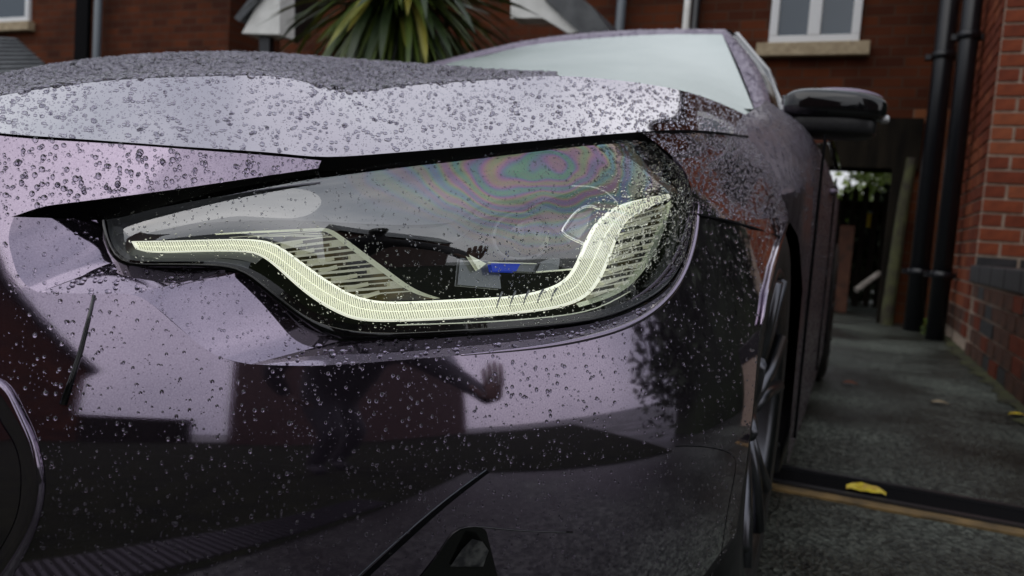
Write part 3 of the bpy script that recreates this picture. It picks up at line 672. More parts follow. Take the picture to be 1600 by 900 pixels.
def tubeS(pts, o, r, m, name, n=6, par=None):
    P = resample([(q[0], q[1], 0) for q in pts], max(8, 4*len(pts))); Q = SV(P[:, 0], P[:, 1], np.full(len(P), o))
    return MB().tube(list(Q), r, n).build(name, m, par or lamp, True)
def bandS(a_, b_, oa, ob, m, name, n=40, nvv=4, par=None):
    return part(gridS([[(q[0], q[1], oa) for q in a_], [(q[0], q[1], ob) for q in b_]], n, nvv), name, m, par or lamp)
# bright upper edge of the finned recess
ea = [(335, 365), (400, 361), (480, 357), (512, 357), (530, 366), (560, 388), (610, 425), (650, 452), (688, 466)]
eb = [(338, 367), (400, 364), (480, 361), (508, 362), (524, 371), (553, 393), (603, 430), (645, 457), (680, 467)]
bandS(ea, eb, -.030, -.032, 'pale_edge', 'recess_edge')
bandS([(340, 367), (480, 361), (508, 363), (524, 372), (553, 394), (603, 431), (645, 458), (680, 467)], [(380, 374), (424, 378), (448, 390), (475, 410), (500, 429), (545, 457), (572, 467), (602, 471)], -.062, -.058, 'amber', 'recess_back')
def interp_x(line, y):
    for (x0, y0), (x1, y1) in zip(line[:-1], line[1:]):
        if min(y0, y1) <= y <= max(y0, y1) and y0 != y1: return x0+(x1-x0)*(y-y0)/(y1-y0)
    return None
def fin(x0, y0, x1, y1, o, w=.0011, nub=0):
    a_, b_ = S(x0, y0, o), S(x1, y1, o); m_ = S((x0+x1)/2, (y0+y1)/2, o)
    b = MB(); ax = b_-a_; ln = np.linalg.norm(ax); ax /= ln; nn = CAM-m_; nn -= ax*(nn@ax); nn /= np.linalg.norm(nn); u = np.cross(nn, ax)
    b.box(m_, (ln/2, w*.55, .006), (ax, u, nn))
    if nub: b.box(b_-ax*.006+nn*.001-u*.0015, (.005, .0024, .0062), (ax, u, nn))
    return b.build('fin', 'fin', lamp)
edgeline = [(512, 359), (530, 368), (560, 390), (610, 427), (650, 454), (688, 467)]
dline = [(424, 379), (448, 392), (500, 430), (545, 458), (570, 466), (604, 471)]
for k in range(13):
    y = 381+k*6.7; xa = interp_x(dline, y); 
    if xa is None: continue
    ye = y-13+k*.5; xb = interp_x(edgeline, ye)
    if xb is None: xb = 516
    fin(xa-2, y, xb-3, ye, -.040, .0018 if k % 2 else .0010, nub=(k % 3 == 1))
    if k % 2 == 0: fin(xa+12, y+3, xa+(xb-xa)*random.uniform(.35, .6), y+3-7, -.046, .0030)
for k in range(4): fin(360+k*30, 371-k*.8, 500+k*6, 361+k*3.2, -.040, .0006)
# right-hand finned recess
rl = [(1043, 318), (1034, 345), (1018, 385), (998, 420), (965, 452), (905, 476)]
bandS([(1000, 330), (980, 352), (964, 384), (944, 430), (920, 461), (890, 477)], rl, -.058, -.050, 'amber', 'recess_back')
ld = [(998, 331), (976, 351), (962, 380), (942, 430), (917, 461), (884, 478)]
for k in range(14):
    y = 338+k*9.4; xa = interp_x(ld, y)
    if xa is None: continue
    ye = y-17+k*.55; xb = interp_x(rl, ye)
    if xb is None: continue
    fin(xa, y, xb-1, ye, -.040, .0018 if k % 2 else .0010, nub=(k % 3 == 0))
    if k % 2: fin(xa+4, y+4, xa+(xb-xa)*.5, y-4, -.045, .0026)
p = M['prism'] = mat('prism_edge', (.42, .46, .40), .10, .7, Emission_Color=(.6, .75, .5, 1), Emission_Strength=.05)
bsdf(p).inputs['Thin Film IOR'].default_value = 1.45; bsdf(p).inputs['Thin Film Thickness'].default_value = 520
bandS([(1049, 312), (1042, 345), (1026, 388), (1004, 425), (970, 456), (905, 480)], [(1040, 320), (1031, 345), (1014, 385), (994, 420), (962, 450), (900, 474)], -.028, -.036, 'prism', 'prism_edge')
bandS([(1062, 330), (1058, 370), (1045, 410), (1015, 448)], [(1048, 350), (1042, 385), (1026, 420), (1000, 450)], -.030, -.045, 'smoke', 'side_reflector')
tubeS([(620, 508), (760, 503), (860, 495), (930, 482), (985, 455)], -.020, .0005, 'pale_edge', 'inner_line')
# projector with its surround
pc = S(812, 372, -.085)
superell(*pc, .032, .030, .030, 20, 28, e=1.0).build('projector_lens', 'gloss_black', lamp, True)
tubeS([(770, 372), (780, 345), (812, 333), (845, 345), (856, 372), (845, 396), (812, 405), (780, 396), (770, 372)], -.060, .0022, 'housing', 'projector_ring')
bandS([(560, 352), (640, 356), (700, 350), (760, 318), (840, 318), (900, 345)], [(560, 362), (640, 366), (700, 380), (760, 345), (840, 345), (890, 380)], -.058, -.072, 'housing', 'projector_shroud')
def quadS(pts, m, name, th=.006):
    Q = [S(*q) for q in pts]; c = sum(Q)/len(Q); nn = np.cross(Q[1]-Q[0], Q[2]-Q[0]); nn /= np.linalg.norm(nn); nn *= np.sign(nn@(CAM-c)); n = len(Q)
    b = MB(); b.add([*Q, *[q-nn*th for q in Q]], [tuple(range(n)), tuple(range(n, 2*n))[::-1]]+[(i, (i+1) % n, n+(i+1) % n, n+i) for i in range(n)])
    return b.build(name, m, lamp, bevel=.0006)
quadS([(768, 412, -.05), (812, 412.5, -.05), (806, 423, -.05), (770, 422, -.05)], 'blue', 'blue_light_bar')
quadS([(814, 412.5, -.05), (838, 413, -.05), (836, 424, -.05), (808, 423, -.05)], 'smoke', 'bar_end')
quadS([(720, 404, -.06), (778, 410, -.06), (782, 450, -.06), (716, 444, -.06)], 'smoke', 'reflection_block')  # grey block standing for a square reflection in the lens
quadS([(735, 400, -.052), (758, 412, -.052), (748, 420, -.052)], 'pale_edge', 'chevron')
quadS([(840, 424, -.046), (846, 410, -.046), (862, 404, -.046), (874, 405, -.046), (872, 421, -.046)], 'smoke', 'clear_block')
tubeS([(838, 425), (865, 423), (900, 420)], -.043, .0008, 'pale_edge', 'clear_block_edge')
tubeS([(762, 410), (800, 411), (838, 412)], -.047, .0005, 'pale_edge', 'bar_edge')
tubeS([(905, 378), (879, 364), (879, 358), (903, 328), (925, 322), (934, 326)], -.036, .0018, 'chrome', 'hex_frame')
tubeS([(905, 378), (925, 388)], -.036, .0018, 'chrome', 'hex_frame')
quadS([(905, 372, -.045), (886, 360, -.045), (905, 334, -.045), (924, 330, -.045), (918, 352, -.045)], 'smoke', 'hex_block')
tubeS([(893, 291), (930, 293), (952, 304), (966, 318)], -.026, .0008, 'chrome', 'upper_trim')
for xa in (776, 797, 818, 840, 861):
    tubeS([(xa, 481-(xa-776)*.12), (xa+3, 470-(xa-776)*.12), (xa+9, 456-(xa-776)*.06)], -.030, [.0006]*4+[.0008]*4+[.0011]*4, 'smoke', 'guide_clip')
finish_cover(S(850, 258, -.02)-ORG[cover.name], RT, UP, fw)
# lower air duct
tubeS([(760, 734), (700, 778), (640, 828), (560, 900), (530, 930)], .0004, .0003, 'pipe_grey', 'duct_highlight', par=bumper)  # thin grey line standing for the highlight along the duct
bandS([(761, 735), (701, 780), (641, 831), (561, 905)], [(765, 738), (706, 784), (647, 836), (569, 908)], .0005, .0005, 'gap', 'duct_groove', par=bumper)
bandS([(690, 860), (705, 838), (724, 827), (745, 823), (760, 830)], [(635, 930), (670, 928), (705, 926), (745, 925), (785, 930)], .0012, .0012, 'inner_black', 'duct_mouth', par=bumper)
tubeS([(650, 915), (690, 858), (712, 830), (740, 823), (800, 828), (895, 832)], .0006, .0006, 'gloss_black', 'duct_lip', par=bumper)
M['vane'] = noisy(mat('silver_vane', (.4, .4, .4), .3, .8), [(.4, (.10, .10, .11)), (.6, (.30, .30, .30))], 90)
q = quadS([(700, 884, .003), (722, 858, .005), (738, 842, .008), (752, 844, .008), (756, 857, .006), (747, 882, .005)], 'vane', 'duct_vane'); q.parent = bumper
tubeS([(1055, 697), (1100, 698), (1140, 708), (1149, 720), (1140, 780), (1122, 900)], -.0002, .0006, 'gap', 'corner_crease', par=bumper)
# ============================================================ THE SETTING
def top(mb, name, m, label, cat, group=None, smooth=False, bevel=0, kind=None, origin=None):
    o = mb.build(name, m, None, smooth, origin=origin if origin is not None else np.mean(np.array(mb.v), 0)*np.array([1, 1, 0]), bevel=bevel)
    return tag(o, label, cat, group, kind)
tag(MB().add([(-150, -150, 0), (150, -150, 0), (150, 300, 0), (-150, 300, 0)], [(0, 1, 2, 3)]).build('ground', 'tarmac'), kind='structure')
YW = 8.2
def Xat(px, Y, py=400): return float(PY(px, py, Y)[0])
def Zat(px, py, Y): return float(PY(px, py, Y)[2])
# ---- house across the end of the drive
hs = empty('brick_house', (-5, YW, 0), 'dark red brick house across the end of the drive with a white window', 'house')
xo0, xo1 = Xat(1150, YW), Xat(1402, YW); zo = Zat(1300, 262, YW); XR = .74
b = MB(); b.bb(xo0, XR+2.5, YW, YW+.3, zo, 4.3); b.bb(-6.9, xo0, YW, YW+.3, 0, 4.3)
wall = b.build('wall', 'brick_wall', hs)
MB().add([(-6.9, YW-.25, 4.3), (3.2, YW-.25, 4.3), (3.2, YW+4, 6.2), (-6.9, YW+4, 6.2), (3.2, YW+8, 4.3), (-6.9, YW+8, 4.3)], [(0, 1, 2, 3), (3, 2, 4, 5), (0, 3, 5), (1, 4, 2)]).build('roof', 'tile', hs)
MB().bb(xo1, XR+.02, YW-.02, YW+.3, 0, zo+.55).build('door_jamb', 'brick_lit', hs)
MB().bb(xo0-.1, xo1+.09, YW-.12, YW+.36, zo, Zat(1300, 186, YW)).build('lintel_beam', 'wood_dark', hs)
# window
def window(parent, x0, x1, z0, z1, Y, splits=1, sill=True):
    f = MB(); t = .075; y0, y1 = Y-.03, Y+.06
    f.bb(x0, x1, y0, y1, z0, z0+t); f.bb(x0, x1, y0, y1, z1-t, z1); f.bb(x0, x0+t, y0, y1, z0+t, z1-t); f.bb(x1-t, x1, y0, y1, z0+t, z1-t)
    w = f.build('window', 'upvc', parent, label=None, bevel=.006)
    n = splits+1; xs = np.linspace(x0+t, x1-t, n+1)
    for k in range(1, n): MB().bb(xs[k]-t*.75, xs[k]+t*.75, y0-.004, y1-.003, z0+t, z1-t).build('mullion', 'upvc', w, bevel=.005)
    for k in range(n): MB().bb(xs[k]+(.0 if k == 0 else t*.75), xs[k+1]-(.0 if k == n-1 else t*.75), Y+.01, Y+.02, z0+t, z1-t).build('pane', 'window_glass', w)
    if sill: MB().bb(x0-.10, x1+.10, Y-.10, Y+.01, z0-.13, z0-.003).build('sill', 'stone', w, bevel=.008)
    return w
wx0, wx1 = Xat(1201, YW, 68), Xat(1342, YW, 66); wz = Zat(1270, 69, YW)
window(hs, wx0, wx1, wz, wz+1.05, YW-.02)
wx0, wx1 = Xat(-60, YW, 38), Xat(50, YW, 38); wz = Zat(20, 38, YW)
# ---- left house nearer wing (a step forward)
YL = 7.9
hl = empty('neighbour_house', (-10, YL, 0), 'red brick neighbouring house at the left with a white window over a stone sill', 'house')
b = MB(); b.bb(Xat(342, YL), -22, YL, YL+3, 0, 4.4); b.build('wall', 'brick_wall', hl)
x0, x1 = Xat(-90, YL, 38), Xat(49, YL, 38); window(hl, x0, x1, Zat(20, 37, YL), Zat(20, 37, YL)+1.5, YL-.02, 1)
MB().bb(Xat(112, YL), Xat(131, YL), YL-.06, YL-.003, 0, 4.3).build('dark_wall_strip', 'gap', hl)  # black strip set on the face of the wall
def pipe(px0, py0, px1, Y, r, m, label, z0=0, z1=4.2, brackets=True):
    a = PY(px0, py0, Y); x = a[0]
    t = empty('drainpipe', (x, Y, z0), label, 'drainpipe', None)
    MB().tube([(x, Y, z0), (x, Y, z1)], r, 14).build('pipe', m, t, True)
    for z in np.arange(z0+.5, z1, 1.8):
        MB().tube([(x, Y, z-.03), (x, Y, z+.03)], r*1.18, 14).build('collar', m, t, True)
        MB().bb(x-r*1.7, x+r*1.7, Y+r*.3, Y+r+.03, z-.02, z+.02).build('bracket', m, t)
pipe(152, 60, 0, YL-.12, .05, 'pipe_grey', 'grey drainpipe on the left house, left of the spiky plant')
pipe(969, 30, 0, YW-.10, .05, 'pipe_grey', 'grey drainpipe on brick above the car roof')
pipe(1073, 20, 0, YW-.10, .035, 'bargeboard', 'thin white drainpipe on brick above the car roof')
pipe(1087, 20, 0, YW-.08, .04, 'pipe', 'thin black drainpipe beside the white one above the car roof')
pipe(1456, 250, 0, 7.55, .078, 'pipe', 'thick black drainpipe left of its pair, at the side wall corner')
pipe(1492, 250, 0, 6.9, .068, 'pipe', 'thick black drainpipe nearest the brick pillar')
# ---- right-hand house: side wall and brick pillar with separate bricks
rh = empty('right_house', (XR, 6.2, 0), 'orange-red brick corner of the house at the right edge', 'house')
YP = 6.1; RH = .0945
zc = .66
MB().bb(XR+.006, XR+2.6, YP+.006, YW-.01, 0, 7).build('wall', 'mortar', rh)
rw2 = MB(); 
row = 0; z = .10; K = 0; protos = {}
def brick_obj(parent, size, loc, mi, proud=0):
    key = (tuple(round(q, 3) for q in size), mi)
    if key not in protos:
        m_ = MB().box((0, 0, 0), (size[0]/2, size[1]/2, size[2]/2)); me = bpy.data.meshes.new('brick'); me.from_pydata(m_.v, [], m_.f); me.materials.append(M[mi]); me.update(); protos[key] = me
    o = bpy.data.objects.new('brick', protos[key]); C.objects.link(o); o.parent = parent
    o.location = tuple(np.array(loc)-ORG[parent.name]); o.rotation_euler = (random.uniform(-.006, .006), random.uniform(-.004, .004), random.uniform(-.008, .008)); return o
j = .019
while z < 2.85:
    x = XR; k = 0
    hdr = (row % 2 == 0)
    ws = [.135, .25, .25, .25] if hdr else [.25, .25, .25, .135]
    for w in ws:
        mi = 'brick_shade' if z < .45 else 'brick%d' % random.choice((0, 0, 1, 2))  # lower courses take the brick darkened for shade
        if .50 < z < .64: mi = 'brick_dark'
        brick_obj(rh, (w-j, .05, RH-j), (x+w/2, YP+.018+random.uniform(-.003, .003), z+RH/2), mi); x += w
    # side face bricks (shared size)
    y = YP+ (.135 if not hdr else .25)
    lst = []
    for q in range(8):
        if y+.25 > YW-.02 or q > 5: break
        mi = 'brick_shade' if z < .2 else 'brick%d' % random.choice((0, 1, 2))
        brick_obj(rh, (.05, .25-j, RH-j), (XR+.018+random.uniform(-.003, .003), y+.125, z+RH/2), mi); y += .25
    brick_obj(rh, (.05, (.135 if not hdr else .25)-j, RH-j), (XR+.0175, YP+((.135 if not hdr else .25))/2+.02, z+RH/2), 'brick1')
    z += RH; row += 1
MB().bb(XR-.002, XR+.03, YP+1.75, YW-.03, 0, 6.9).build('side_face', 'brick_wall_side', rh)
# low wall towards the camera with a black coping
lw = empty('low_garden_wall', (XR, 4.6, 0), 'low brick wall, darkened for shade, with a dark coping along the right of the drive', 'wall')
MB().bb(XR+.012, XR+.32, 2.6, YP-.02, 0, .50).build('wall_core', 'mortar', lw)
z = .0; row = 0
while z < .47:
    y = 3.3+(.125 if row % 2 else 0)
    while y < YP-.27:
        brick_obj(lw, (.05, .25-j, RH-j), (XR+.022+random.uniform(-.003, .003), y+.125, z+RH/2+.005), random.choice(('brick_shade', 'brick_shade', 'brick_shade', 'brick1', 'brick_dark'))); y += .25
    z += RH; row += 1
y = 2.6
while y < YP-.3:
    MB().bb(XR-.01, XR+.35, y, y+.44, .485, .60).build('coping_stone', 'brick_dark', lw, bevel=.008); y += .45
# mossy verge
vs = []; 
for i in range(60):
    y = 3.4+i*.075
    for k_ in range(4): vs.append((XR+.03-k_*.03*(.6+.9*rng.random()), y, .004+.02*(3-k_)/3*(.6+.4*random.random())))
tag(MB().grid(np.array(vs).reshape(60, 4, 3)).build('moss_verge', 'soil', None, True), 'strip of moss and dirt at the foot of the right wall', 'moss', kind='stuff')
# ---- garden seen through the opening
fe = empty('picket_fence', (.3, 9.4, 0), 'dark wooden picket fence seen under the beam', 'fence')
for i in range(15):
    x = Xat(1262, 9.4)+i*.105; h_ = Zat(1330, 293, 9.4)+random.uniform(-.05, .05)
    b = MB(); b.add([(x-.032, 9.4, .05), (x+.032, 9.4, .05), (x+.032, 9.4, h_-.05), (x, 9.4, h_), (x-.032, 9.4, h_-.05), (x-.032, 9.42, .05), (x+.032, 9.42, .05), (x+.032, 9.42, h_-.05), (x, 9.42, h_), (x-.032, 9.42, h_-.05)],
          [(0, 1, 2, 3, 4), (9, 8, 7, 6, 5)]+[(i_, 5+i_, 5+(i_+1) % 5, (i_+1) % 5) for i_ in range(5)])
    b.build('picket', 'wood_dark', fe)
for z in (.35, Zat(1330, 320, 9.4)): MB().bb(-.6, 1.4, 9.425, 9.47, z-.05, z+.05).build('rail', 'wood_dark', fe)
top(MB().bb(Xat(1308, 8.9), Xat(1331, 8.9), 8.85, 9.1, 0, Zat(1320, 352, 8.9)), 'gate_pier', 'brick_shade', 'reddish brick gate pier just beyond the car', 'gate pier', bevel=.01)
a0, a1 = PY(1388, 482, 7.9), PY(1412, 318, 7.9)
top(MB().tube([a0*np.array([1, 1, 0]), a0, a1, a1+np.array([.03, 0, .4])], [.055, .055, .05, .045], 10), 'mossy_post', 'wood_moss', 'leaning green mossy post in the opening left of the brick jamb', 'post')
a0, a1 = PY(1337, 458, 8.0), PY(1374, 427, 8.2)
top(MB().tube([a0*np.array([1, 1, 0])+np.array([0, 0, .28]), a1], .028, 6), 'plank', 'wood_grey', 'pale weathered plank leaning beside the mossy post', 'plank')
top(MB().bb(Xat(1380, 7.9), Xat(1402, 7.9), 8.0, 8.1, 0, zo), 'gate_post', 'wood_dark', 'dark gate post under the beam end', 'post')
tri = MB()
def leafcloud(mb, c, r, n, s, sq=1.0):
    for i in range(n):
        v = rng.normal(size=3); v /= np.linalg.norm(v); rr = rng.random()**.45
        q = np.array(c)+v*rr*np.array(r); a_ = rng.normal(size=3); a_ /= np.linalg.norm(a_); b_ = np.cross(a_, rng.normal(size=3)); b_ /= np.linalg.norm(b_)
        ss = s*rng.uniform(.6, 1.3); mb.add([q-a_*ss, q+b_*ss*.5, q+a_*ss, q-b_*ss*.5], [(0, 1, 2, 3)])
def tree(loc, h, r, n, s, label, m='foliage'):
    t = empty('tree', loc, label, 'tree', 'trees in the garden beyond the opening'); loc = np.array(loc, float)
    MB().tube([loc, loc+np.array([.05, 0, h*.3]), loc+np.array([0, .05, h*.6])], [.12, .09, .05], 8).build('trunk', 'bark', t, True)
    lb = MB(); 
    for k in range(9):
        a_ = rng.uniform(0, 2*PI); leafcloud(lb, loc+np.array([math.cos(a_)*r*.45, math.sin(a_)*r*.45, h*.62+rng.uniform(-.25, .25)*h]), (r*.55, r*.55, h*.22), n//9, s)
    tag(lb.build('crown', m, t), kind='stuff')
tree((Xat(1385, 16), 16, 0), 3.1, 1.3, 2600, .09, 'bright green garden tree seen through the opening, right of the pale sky')
tree((Xat(1335, 19), 19, 0), 2.4, 1.2, 1500, .09, 'low green garden tree beyond the picket fence')
hg = MB()
for i in range(14): leafcloud(hg, (-.9+i*.22, 11.2, rng.uniform(.4, .9)), (.4, .3, .65), 420, .09)
tag(hg.build('garden_hedge', 'foliage_dark'), 'dark low hedge close behind the picket fence', 'hedge', kind='stuff')
top(MB().bb(Xat(1345, 9.8), Xat(1358, 9.8), 9.8, 9.83, Zat(1350, 355, 9.8), Zat(1350, 333, 9.8)), 'yellow_flower_head', 'leaf_y', 'small yellow patch behind the pickets', 'flowers')
wd = MB()
for c in ((Xat(1452, 7.3, 500), 7.3, .05), (Xat(1462, 7.2, 500), 7.2, .16)): leafcloud(wd, c, (.07, .05, .07), 60, .03)
tag(wd.build('weeds', 'blade0'), 'green weeds growing at the foot of the black drainpipes', 'weeds', kind='stuff')
# ---- drain channel
dr = empty('drain_channel', (.3, 2.25, 0), 'black slotted drain channel crossing the wet tarmac', 'drain')
MB().bb(-.95, XR+.0, 2.165, 2.345, .001, .005).build('channel', 'gap', dr)
MB().bb(-.95, XR, 2.325, 2.347, .001, .013).build('edge_rail', 'grate', dr); MB().bb(-.95, XR, 2.163, 2.185, .001, .013).build('edge_rail', 'grate', dr)
me = None; gbar = MB().bb(-.0045, .0045, -.07, .07, 0, .012).build('slat', 'grate', dr); gbar.location = (-.95-.3, 0, .002)
for k in range(1, 88):
    o = gbar.copy(); C.objects.link(o); o.location = (-.95-.3+k*.0193, 0, .002)
top(MB().bb(-.95, XR, 2.115, 2.162, -.01, .006), 'concrete_edging', 'line', 'worn yellow-brown edging strip in front of the drain', 'edging')
q0 = PZ(1352, 772); lf = []
for i in range(9):
    u = i/8; w_ = .030*math.sin(PI*u**.8)+.001
    for v in (-1, -.4, .4, 1): lf.append((q0[0]+(u-.5)*.095, q0[1]-.02+v*w_*.8+.006*math.sin(9*u), .010+.008*math.sin(PI*u)+.0015*math.sin(17*u+v)+.006*abs(v)+.004*v))
tag(MB().grid(np.array(lf).reshape(9, 4, 3)).build('fallen_leaf', 'leaf_y', None, True, origin=q0*np.array([1, 1, 0])), 'curled yellow leaf lying on the drain edging', 'leaf')
for (a_, b_, c_) in ((1328, 602, 'reddish fallen leaf on the far tarmac beside the rear wheel'), (1468, 633, 'pale fallen leaf in the middle of the far tarmac'), (1590, 652, 'yellow-green fallen leaf at the foot of the low wall')):
    q0 = PZ(a_, b_); lf = []
    for i in range(6):
        u = i/5; w_ = .022*math.sin(PI*u**.8)+.001
        for v in (-1, 0, 1): lf.append((q0[0]+(u-.5)*.07, q0[1]+v*w_, .006+.008*math.sin(PI*u)+.004*abs(v)))
    tag(MB().grid(np.array(lf).reshape(6, 3, 3)).build('fallen_leaf', 'brick2' if 'red' in c_ else 'leaf_y' if 'yellow' in c_ else 'stone', None, True, origin=q0*np.array([1, 1, 0])), c_, 'leaf')
# ---- porch roofs
def quadprism(pts, d, m, name, parent):
    P = [np.array(q, float) for q in pts]; n = len(P); d = np.array(d, float)
    return MB().add([*P, *[q+d for q in P]], [tuple(range(n)), tuple(range(n, 2*n))[::-1]]+[(i, n+i, n+(i+1) % n, (i+1) % n) for i in range(n)]).build(name, m, parent)
pr_ = empty('porch', (PY(600, 50, 7.2)[0], 7.2, 0), 'gabled porch with white boards behind the spiky plant', 'porch')
Yq = 7.0
quadprism([PY(378, 52, Yq), PY(437, 54, Yq), PY(437, -40, Yq), PY(425, -40, Yq), PY(392, 26, Yq)], (0, .25, 0), 'bargeboard', 'eave_box', pr_)
quadprism([PY(366, 28, Yq-.05), PY(374, 34, Yq-.05), PY(430, -30, Yq-.05), PY(415, -36, Yq-.05)], (0, 1.0, 0), 'tile', 'roof_edge', pr_)
quadprism([PY(798, 28, Yq), PY(848, 28, Yq), PY(888, 52, Yq), PY(905, 50, Yq), PY(852, 2, Yq), PY(835, -40, Yq), PY(798, -40, Yq)], (0, .25, 0), 'bargeboard', 'bargeboard', pr_)
quadprism([PY(852, 0, Yq-.04), PY(906, 52, Yq-.04), PY(955, 52, Yq-.04), PY(925, 10, Yq-.04), PY(860, -40, Yq-.04), PY(840, -40, Yq-.04)], (0, 1.2, 0), 'tile', 'roof_slope', pr_)
quadprism([PY(405, 52, Yq+.1), PY(421, 52, Yq+.1), PY(421, 300, Yq+.1), PY(405, 300, Yq+.1)], (0, .08, 0), 'pipe', 'drainpipe', pr_)
pl = empty('porch_roof', (PY(0, 90, 6.2)[0], 6.2, 0), 'dark slate porch roof showing over the bonnet at the left edge', 'roof')
A0, A1, A2, A3 = PY(-140, 50, 6.8), PY(22, 58, 6.8), PY(82, 112, 6.2), PY(-140, 118, 6.2)
for k in range(9):
    w0, w1 = k/9, (k+1)/9+.03
    def mixp(w, e=0): return (A0*(1-w)+A3*w+np.array([0, 0, e]), A1*(1-w)+A2*w+np.array([0, 0, e]))
    (p0, p1), (p3, p2) = mixp(w0, -.01), mixp(w1, .025)
    quadprism([p0, p1, p2, p3], (0, .02, -.03), 'tile', 'tile_course', pl)
quadprism([A3, A2, A2+np.array([0, 0, -3]), A3+np.array([0, 0, -3])], (0, .2, 0), 'brick_wall', 'porch_wall', pl)
# ---- spiky palm behind the bonnet
pc_ = PY(622, -22, 4.3)
cb_ = empty('spiky_palm', (pc_[0], pc_[1], 0), 'spiky green palm with arching strap leaves behind the bonnet', 'palm')
MB().tube([(pc_[0], pc_[1], 0), (pc_[0]+.03, pc_[1], pc_[2]*.5), tuple(pc_)], [.10, .085, .09], 10).build('trunk', 'bark', cb_, True)
def blade_mesh(Lb, w, droop, m):
    vs = []; fs = []; n = 8
    for i in range(n+1):
        u = i/n; r = Lb*u*(1-.12*droop*u); z = Lb*(.10*u-droop*.55*u*u); ww = w*(.35+1.6*u)*(1-u)**.6+.001 if u > .02 else w*.4
        vs += [(r, -ww, z+ww*.35), (r, 0, z), (r, ww, z+ww*.35)]
    for i in range(n):
        for k in range(2): fs.append((i*3+k, i*3+k+1, i*3+k+4, i*3+k+3))
    me = bpy.data.meshes.new('leaf'); me.from_pydata(vs, [], fs); me.materials.append(M[m])
    me.polygons.foreach_set('use_smooth', [True]*len(fs)); me.update(); return me
bm = [blade_mesh(.84+.08*a_, .024+.004*b_, .25+.4*a_, 'blade%d' % b_) for a_ in (0, 1, 2) for b_ in (0, 1, 2, 3, 4)]
for i in range(298):
    az = rng.uniform(0, 2*PI); el = math.radians(rng.uniform(-55, 80)) if i < 200 else math.radians(rng.uniform(-80, -40))
    k_ = rng.choice(len(bm), p=np.array([.3, .22, .14, .3, .04]*3)/3)
    o = bpy.data.objects.new('leaf', bm[k_]); C.objects.link(o); o.parent = cb_
    o.location = (rng.normal()*.03, rng.normal()*.03, pc_[2]+rng.normal()*.10)
    o.rotation_euler = (rng.normal()*.25, -el, az)
bl = MB()
for i in range(620):
    az = rng.uniform(0, 2*PI); el = math.radians(rng.uniform(-70, 60)); d = np.array([math.cos(el)*math.cos(az), math.cos(el)*math.sin(az), math.sin(el)]); sdw = np.cross(d, [0, 0, 1.]); sdw /= np.linalg.norm(sdw)+1e-6
    ln_ = rng.uniform(.45, .9); q0_ = np.array(pc_); n_ = 5; vs = []
    for k in range(n_+1):
        u = k/n_; q_ = q0_+d*ln_*u+np.array([0, 0, -.35*u*u*ln_]); w_ = .02*(1-u)**.6+.001; vs += [q_-sdw*w_, q_+sdw*w_]
    bl.add(vs, [(2*k, 2*k+1, 2*k+3, 2*k+2) for k in range(n_)])
tag(bl.build('inner_leaves', 'blade0', cb_, True), kind='stuff')
# ---- what stands behind the camera and shows in the paint
def house_behind(x0, x1, y, h, rh_, label, d=8):
    t = empty('terraced_house', ((x0+x1)/2, y, 0), label, 'house')
    MB().bb(x0, x1, y-d, y, 0, h).build('wall', 'render_wall', t)
    MB().add([(x0, y+.3, h), (x1, y+.3, h), (x1, y-d-.3, h), (x0, y-d-.3, h), (x0, y-d/2, h+rh_), (x1, y-d/2, h+rh_)], [(0, 1, 5, 4), (3, 4, 5, 2), (0, 4, 3), (1, 2, 5), (0, 3, 2, 1)]).build('roof', 'tile', t)
    return t
M['added_lawn'] = noisy(mat('added_dark_lawn', (.01, .015, .006), .95, Specular_IOR_Level=.05), [(.3, (.006, .009, .004)), (.7, (.018, .022, .009))], 6, bump=.6, bscale=60, dist=.01)  # unseen grass added to darken the ground mirrored in the bumper
tag(MB().add([(-12, -8.6, .006), (1.2, -8.6, .006), (1.2, .10, .006), (-12, .10, .006)], [(0, 1, 2, 3)]).build('added_lawn', 'added_lawn'), kind='structure')
tag(MB().add([(1.21, -8.6, .007), (14, -8.6, .007), (14, 1.6, .007), (1.21, 1.6, .007)], [(0, 1, 2, 3)]).build('added_lawn', 'added_lawn'), kind='structure')
hb = empty('gable_house', (-3, -8, 0), 'brick gable house behind the photographer', 'house')
gp = [(1.75, 0), (1.75, 2.75), (-1.6, 5.3), (-5.2, 2.75), (-5.2, 0)]
MB().add([(x, -8, z) for x, z in gp]+[(x, -15, z) for x, z in gp], [(0, 1, 2, 3, 4), (9, 8, 7, 6, 5)]+[(i_, 5+i_, 5+(i_+1) % 5, (i_+1) % 5) for i_ in range(5)]).build('wall', 'brick_wall', hb)
MB().add([(1.95, -7.8, 2.62), (-1.6, -7.8, 5.36), (-1.6, -15, 5.36), (1.95, -15, 2.62), (1.95, -7.8, 2.74), (-1.6, -7.8, 5.48), (-1.6, -15, 5.48), (1.95, -15, 2.74)], [(0, 1, 2, 3), (7, 6, 5, 4), (0, 4, 5, 1), (0, 3, 7, 4)]).build('roof', 'tile', hb)
house_behind(4.2, 17, -5, 5.0, 2.0, 'brick terraced house behind the photographer, to the right', 1.6)
top(MB().bb(1.75, 4.2, -8.1, -8, 0, 1.15), 'garden_fence', 'wood_dark', 'dark board fence between two houses behind the photographer', 'fence')
hd = MB()
for i in range(30): leafcloud(hd, (1.75+rng.uniform(-.1, .25), 1.75+i*.12, rng.uniform(.6, 1.0)+min(.7, i*.09)), (.45, .3, .65), 260, .055)
tag(hd.build('hedge', 'foliage_dark', None), 'tall dark hedge behind the low wall, right of the camera', 'hedge', kind='stuff')
MB_ = MB().bb(1.6, 2.1, 2.1, 5.2, 0, 1.7).build('hedge_heart', 'foliage_dark'); tag(MB_, 'dark core of the hedge behind the low wall', 'hedge', kind='stuff')
